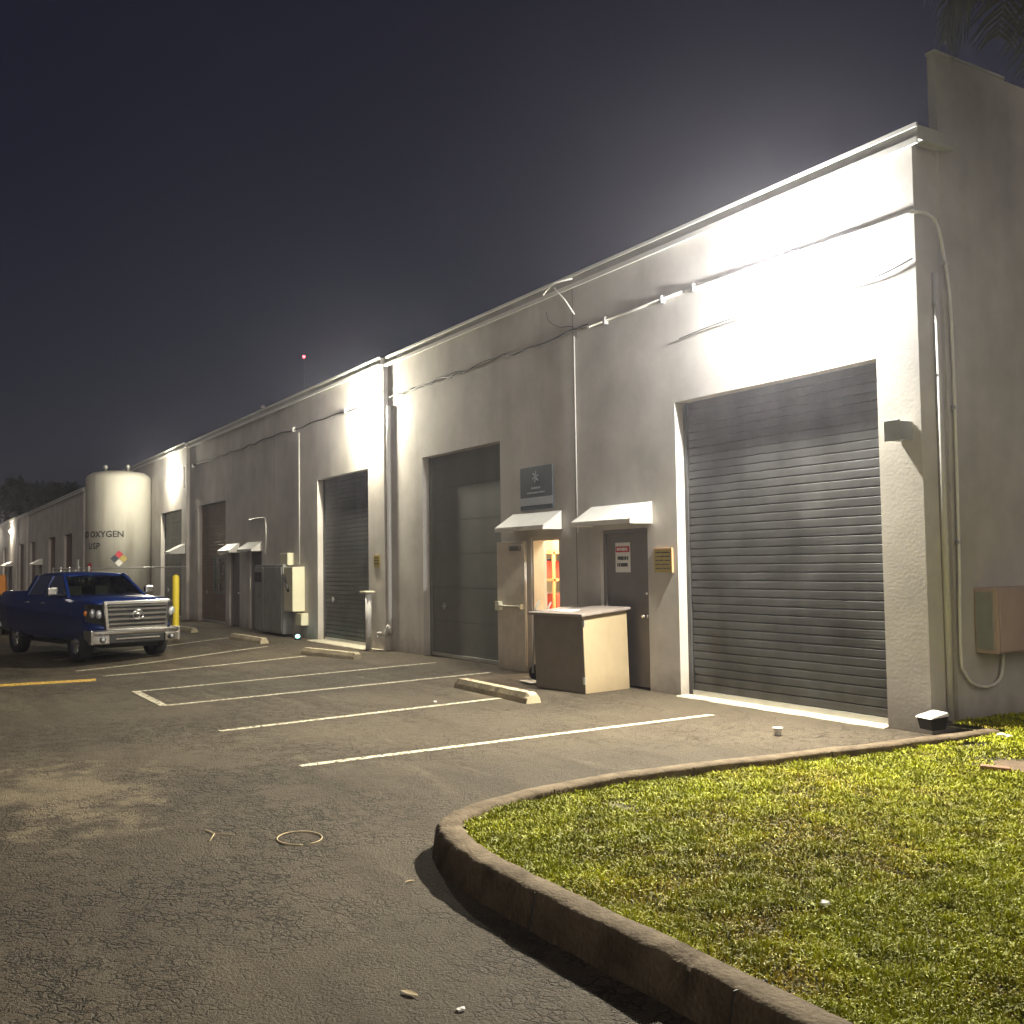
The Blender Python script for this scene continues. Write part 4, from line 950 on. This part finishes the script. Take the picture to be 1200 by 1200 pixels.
h_ = R(12.9); Fx, Fy = math.cos(h_), math.sin(h_)
ve = crumple('safety_vest', (-16.45+.945*(-.82*Fx-.35*Fy), -4.27+.945*(-.82*Fy+.35*Fx), gz(-16.4, -4.3)+.945*1.2), .16, M['lime'], 'lime safety vest bundled on the dashboard of the blue pickup', 31, .5); ve['category'] = 'vest'
def sedan(loc, rz):
    T = empty('parked_car', loc, rz, 'dark parked car at the left edge behind the pickup', 'car')
    st = [(.85, .62, .40, .60, 0), (.88, .72, .30, .68, 0), (.75, .82, .24, .76, .01), (.3, .88, .24, .86, .03), (-.4, .90, .24, .93, .03), (-1.5, .90, .24, .95, .0), (-3.0, .90, .24, .98, 0), (-3.5, .85, .3, .98, 0), (-3.62, .75, .4, .9, 0)]
    body = finish('body', loft(st, body_ring), M['darkcar'], T, smooth=True); arch_cut(body, [(0, .32), (-2.75, .32)], .38, .9)
    md = body.modifiers.new('es', 'EDGE_SPLIT'); md.split_angle = R(38)
    bm = loft([(-1.15, .58, 1.38, 1.40, 0), (-1.6, .62, 1.40, 1.44, .02), (-2.3, .6, 1.39, 1.43, .02), (-2.7, .56, 1.34, 1.37, 0)], lambda x, w, zb, zt, c: [(x, 0, zb), (x, w, zb), (x, w*.95, zt), (x, 0, zt+c), (x, -w*.95, zt), (x, -w, zb)])
    finish('roof', bm, M['darkcar'], T, smooth=True)
    for s in (-1, 1):
        for a, b_, w_, d_ in (((-.3, s*.78, .9), (-1.15, s*.58, 1.39), .06, .05), ((-1.75, s*.82, .94), (-1.8, s*.6, 1.4), .08, .04), ((-3.2, s*.78, .96), (-2.65, s*.57, 1.35), .12, .05)):
            bm = bmesh.new(); bar(bm, a, b_, w_, d_); finish('pillar', bm, M['darkcar'], T)
    bm = bmesh.new(); poly(bm, [(-.28, -.76, .93), (-.28, .76, .93), (-1.13, .57, 1.385), (-1.13, -.57, 1.385)]); finish('windshield', bm, M['glass'], T)
    for s in (-1, 1):
        bm = bmesh.new(); poly(bm, [(-.4, s*.82, .93), (-3.1, s*.82, .96), (-2.6, s*.59, 1.36), (-1.2, s*.59, 1.38)]); finish('side_window', bm, M['glass'], T)
        bm = bmesh.new(); hexa(bm, [(.84, s*.45, .52), (.6, s*.82, .56), (.55, s*.78, .56), (.78, s*.42, .52), (.80, s*.45, .66), (.55, s*.82, .72), (.5, s*.78, .72), (.74, s*.42, .66)]); bmesh.ops.recalc_face_normals(bm, faces=bm.faces); finish('headlight', bm, M['lens'], T)
        wheel(T, 0, s*.76, .31, .2, s); wheel(T, -2.75, s*.76, .31, .2, s)
    bm = bmesh.new(); box(bm, -1.9, -1.3, -.6, .6, .5, 1.1); finish('seat', bm, M['seat'], T, bevel=.05)
sedan((-28.3, -6.15, gz(-28, -6)), R(2))
# orange caution board
cb = empty('caution_board', (-41.0, -4.75, gz(-41, -4.8)), R(-20), 'orange folding caution board behind the dark car at the left edge', 'caution board')
for s in (-1, 1):
    bm = bmesh.new(); hexa(bm, [(s*.3-.02, -.5, .1), (s*.3+.02, -.5, .1), (s*.3+.02, .5, .1), (s*.3-.02, .5, .1), (s*.02-.02, -.4, 1.75), (s*.02+.02, -.4, 1.75), (s*.02+.02, .4, 1.75), (s*.02-.02, .4, 1.75)]); p = finish('panel', bm, M['orange'], cb)
bm = bmesh.new(); hexa(bm, [(.25, -.15, .75), (.27, .15, .75), (.2, .15, .75), (.2, -.15, .75), (.19, -.1, 1.1), (.2, .1, 1.1), (.15, .1, 1.1), (.15, -.1, 1.1)]); finish('dark_mark', bm, M['ink'], cb)

# ------------------------------------------------------------------ vegetation
def leaf_cloud(blobs, n, size, seed):
    r = np.random.default_rng(seed); V = []; 
    w = np.array([b[3]**2 for b in blobs]); w = w/w.sum(); ids = r.choice(len(blobs), n, p=w)
    C = np.array([b[:3] for b in blobs])[ids]; RR = np.array([b[3] for b in blobs])[ids]
    d = r.normal(size=(n, 3)); d /= np.linalg.norm(d, axis=1)[:, None]; rad = RR*(.55+.5*r.random(n)); P = C+d*rad[:, None]*np.array([1, 1, .8])
    u = r.normal(size=(n, 3)); u /= np.linalg.norm(u, axis=1)[:, None]; v = np.cross(u, d); v /= np.maximum(np.linalg.norm(v, axis=1), 1e-6)[:, None]
    s = (size*r.uniform(.6, 1.4, n))[:, None]
    Q = np.stack([P-u*s, P+v*s*.45, P+u*s, P-v*s*.45], 1).reshape(-1, 3)
    me = bpy.data.meshes.new('crown'); me.vertices.add(len(Q)); me.vertices.foreach_set('co', Q.astype(np.float32).ravel())
    me.loops.add(4*n); me.loops.foreach_set('vertex_index', np.arange(4*n, dtype=np.int32)); me.polygons.add(n); me.polygons.foreach_set('loop_start', np.arange(0, 4*n, 4, dtype=np.int32))
    try: me.polygons.foreach_set('loop_total', np.full(n, 4, dtype=np.int32))
    except Exception: pass
    me.update(calc_edges=True); me.validate(); return me
def tree(loc, h, cr, label, seed, size=.4, n=3500, m=M['leafdark'], group='dark trees beyond the far end'):
    r = random.Random(seed); T = empty('tree', loc, 0, label, 'tree', group)
    bm = bmesh.new(); tube(bm, catmull([(0, 0, 0), (.1, .05, h*.25), (-.05, .1, h*.5), (.1, 0, h*.7)], 4), [h*.035*(1-.6*i/12) for i in range(13)], 8)
    for k in range(5):
        a = r.uniform(0, 2*PI); tube(bm, [(0, 0, h*r.uniform(.3, .5)), (cr*.4*math.cos(a), cr*.4*math.sin(a), h*.65), (cr*.7*math.cos(a), cr*.7*math.sin(a), h*.8)], [h*.018, h*.012, h*.004], 6)
    finish('trunk', bm, M['bark'], T)
    bl_ = [(r.uniform(-cr, cr)*.7, r.uniform(-cr, cr)*.7, h*r.uniform(.5, .92), cr*r.uniform(.3, .55)) for _ in range(10)]
    me = leaf_cloud(bl_, n, size, seed); me.materials.append(m); o = bpy.data.objects.new('crown', me); COL.objects.link(o); o.parent = T
far = [(-150, 6, 13, 6), (-143, 1, 12, 5.5), (-138, -5, 13, 6), (-146, -12, 12.5, 6), (-140, 12, 13.5, 6.5), (-152, -20, 12, 6)]
flab = ['dark tree beyond the far end of the roof, second from the left edge', 'dark tree with the lowest crown beyond the warehouse end', 'dark tree at the left edge of the photo beyond the warehouse', 'far dark tree just outside the left edge', 'dark tree rising over the roofline nearest the tank', 'outermost dark tree left of the warehouse end']
for i, (x, y, h, cr) in enumerate(far): tree((x, y, 0), h, cr, flab[i], 40+i, .6)
# bush behind the end wall
B = empty('shrub', (.75, 2.35, .1), 0, 'dark shrub growing against the end wall beyond the meter cabinet', 'shrub')
bm = bmesh.new()
for k in range(6):
    a = k*1.1; tube(bm, [(0, 0, 0), (.2*math.cos(a), .2*math.sin(a), .5), (.4*math.cos(a), .4*math.sin(a), 1.1+.15*k)], [.025, .018, .006], 6)
finish('stem', bm, M['bark'], B)
me = leaf_cloud([(0, 0, .6, .5), (.25, .1, 1.1, .5), (-.2, .2, 1.5, .45), (.1, 0, 2.0, .5), (.1, .2, 2.7, .45), (.0, .1, 3.4, .5), (.3, .3, 4.0, .5), (.1, .2, 4.7, .45)], 6000, .07, 77); me.materials.append(M['leaf']); o = bpy.data.objects.new('foliage', me); COL.objects.link(o); o.parent = B
# palm whose fronds hang over the top right
def palm(loc, h, label, seed):
    r = random.Random(seed); T = empty('palm_tree', loc, 0, label, 'palm tree')
    bm = bmesh.new(); tube(bm, catmull([(0, 0, 0), (.1, 0, h*.3), (.05, -.1, h*.7), (-.1, -.15, h)], 8), [.17-.05*i/24+.008*(i % 2) for i in range(25)], 12); finish('trunk', bm, M['bark'], T)
    for k in range(16):
        a = 2*PI*k/16+r.uniform(-.15, .15); el = r.uniform(-.1, .9); Lf = r.uniform(1.9, 2.4)
        pts = []; p = Vector((-.1, -.15, h)); e = el
        for i in range(13):
            pts.append(p.copy()); e -= .11+.05*(i/12); p += Vector((math.cos(a)*math.cos(e), math.sin(a)*math.cos(e), math.sin(e)))*Lf/12
        bm = bmesh.new(); tube(bm, pts, [.022*(1-i/14) for i in range(13)], 5)
        for i in range(2, 13):
            d = (pts[i]-pts[i-1]).normalized(); s = d.cross(Vector((0, 0, 1))).normalized(); up = s.cross(d)
            for sg in (-1, 1):
                for q in (0, .33, .66):
                    b0 = pts[i-1].lerp(pts[i], q); ll = .55*(math.sin(PI*(i+q)/14)+.15); tip = b0+s*sg*ll*.8+d*ll*.5-Vector((0, 0, ll*r.uniform(.25, .6)))
                    mid = b0.lerp(tip, .5)+Vector((0, 0, .04)); w = d*.018
                    poly(bm, [b0-w, b0+w, mid+w*1.2, tip, mid-w*1.2])
        finish('frond', bm, M['frond'], T)
palm((1.9, .2, .1), 7.35, 'palm tree with hanging fronds just right of the building end', 3)

# radio mast with red beacon far away
md_ = Vector((-.9219, .3311, .2014)); P = Vector((6.12, -8.29, 1.65))+md_*260
rm = empty('radio_mast', (P.x, P.y, 0), 0, 'distant slim mast carrying a single red beacon above the roofline', 'radio mast')
bm = bmesh.new()
for a in (0, 2.1, 4.2): tube(bm, [(1.2*math.cos(a), 1.2*math.sin(a), 0), (.2*math.cos(a), .2*math.sin(a), P.z-.3)], .02, 4)
finish('lattice', bm, M['black'], rm)
bm = bmesh.new(); bmesh.ops.create_uvsphere(bm, u_segments=12, v_segments=8, radius=.38, matrix=Matrix.Translation((0, 0, P.z))); finish('beacon', bm, M['redlamp'], rm)

# ------------------------------------------------------------------ world, fill
w = bpy.data.worlds.new('World'); scene.world = w; w.use_nodes = True; nt = w.node_tree; N = nt.nodes; L = nt.links
bg = N['Background']; sky = N.new('ShaderNodeTexSky'); sky.sky_type = 'NISHITA'; sky.sun_disc = False; sky.sun_elevation = R(28); sky.sun_rotation = R(200); sky.air_density = 1; sky.dust_density = 2
mx = N.new('ShaderNodeMix'); mx.data_type = 'RGBA'; mx.blend_type = 'ADD'; mx.inputs[0].default_value = 1
sc = N.new('ShaderNodeVectorMath'); sc.operation = 'SCALE'; sc.inputs['Scale'].default_value = .02; L.new(sky.outputs[0], sc.inputs[0]); L.new(sc.outputs[0], mx.inputs[6])
tcw = N.new('ShaderNodeTexCoord'); nz = N.new('ShaderNodeTexNoise'); nz.inputs['Scale'].default_value = 3.0; nz.inputs['Detail'].default_value = 7; L.new(tcw.outputs['Generated'], nz.inputs['Vector'])
sx = N.new('ShaderNodeSeparateXYZ'); L.new(tcw.outputs['Generated'], sx.inputs[0])
rp = N.new('ShaderNodeValToRGB'); e = rp.color_ramp.elements; e[0].position = 0; e[0].color = (.19, .165, .23, 1); e[1].position = .75; e[1].color = (.085, .07, .14, 1)
q = N.new('ShaderNodeMath'); q.operation = 'MULTIPLY_ADD'; q.inputs[1].default_value = .6; L.new(nz.outputs['Fac'], q.inputs[0]); L.new(sx.outputs['Z'], q.inputs[2])
L.new(q.outputs[0], rp.inputs['Fac']); L.new(rp.outputs[0], mx.inputs[7]); L.new(mx.outputs[2], bg.inputs[0]); bg.inputs[1].default_value = .105
sun = bpy.data.lights.new('city_glow', 'SUN'); sun.energy = .85; sun.angle = R(60); sun.color = (1, .88, .74)
so = bpy.data.objects.new('city_glow', sun); COL.objects.link(so)
sdir = Vector((math.cos(R(-24))*math.cos(R(28)), math.sin(R(-24))*math.cos(R(28)), math.sin(R(28)))); so.rotation_euler = (-sdir).to_track_quat('-Z', 'Y').to_euler()
sky.sun_rotation = R(90+24)

# thin scatter volume added over the lot, standing in for lamp bloom
hz = bpy.data.materials.new('bloom_haze'); hz.use_nodes = True; n_ = hz.node_tree.nodes; n_.remove(n_['Principled BSDF'])
vs = n_.new('ShaderNodeVolumeScatter'); vs.inputs['Density'].default_value = HAZE; vs.inputs['Anisotropy'].default_value = .82; vs.inputs['Color'].default_value = (.78, .8, 1, 1)
hz.node_tree.links.new(vs.outputs[0], n_['Material Output'].inputs['Volume'])
bm = bmesh.new(); box(bm, -125, 25, -30, 30, -1, 14); tag(finish('bloom_haze', bm, hz), kind='structure')

# ------------------------------------------------------------------ camera
yaw, pitch, roll = .5476, .0516, -.0143
f = Vector((-math.cos(yaw)*math.cos(pitch), math.sin(yaw)*math.cos(pitch), math.sin(pitch))); r0 = f.cross(Vector((0, 0, 1))).normalized(); u0 = r0.cross(f)
r2 = math.cos(roll)*r0+math.sin(roll)*u0; u2 = -math.sin(roll)*r0+math.cos(roll)*u0
cam = bpy.data.cameras.new('Camera'); co = bpy.data.objects.new('Camera', cam); COL.objects.link(co)
mw = Matrix((r2, u2, -f)).transposed().to_4x4(); mw.translation = (6.1182, -8.2936, 1.65); co.matrix_world = mw
cam.sensor_width = 36; cam.lens = 36*1184.77/1200; cam.clip_start = .05; cam.clip_end = 2000
scene.camera = co
scene.render.resolution_x = scene.render.resolution_y = 1024
scene.view_settings.view_transform = 'Standard'; scene.view_settings.look = 'None'; scene.view_settings.exposure = 0; scene.view_settings.gamma = 1
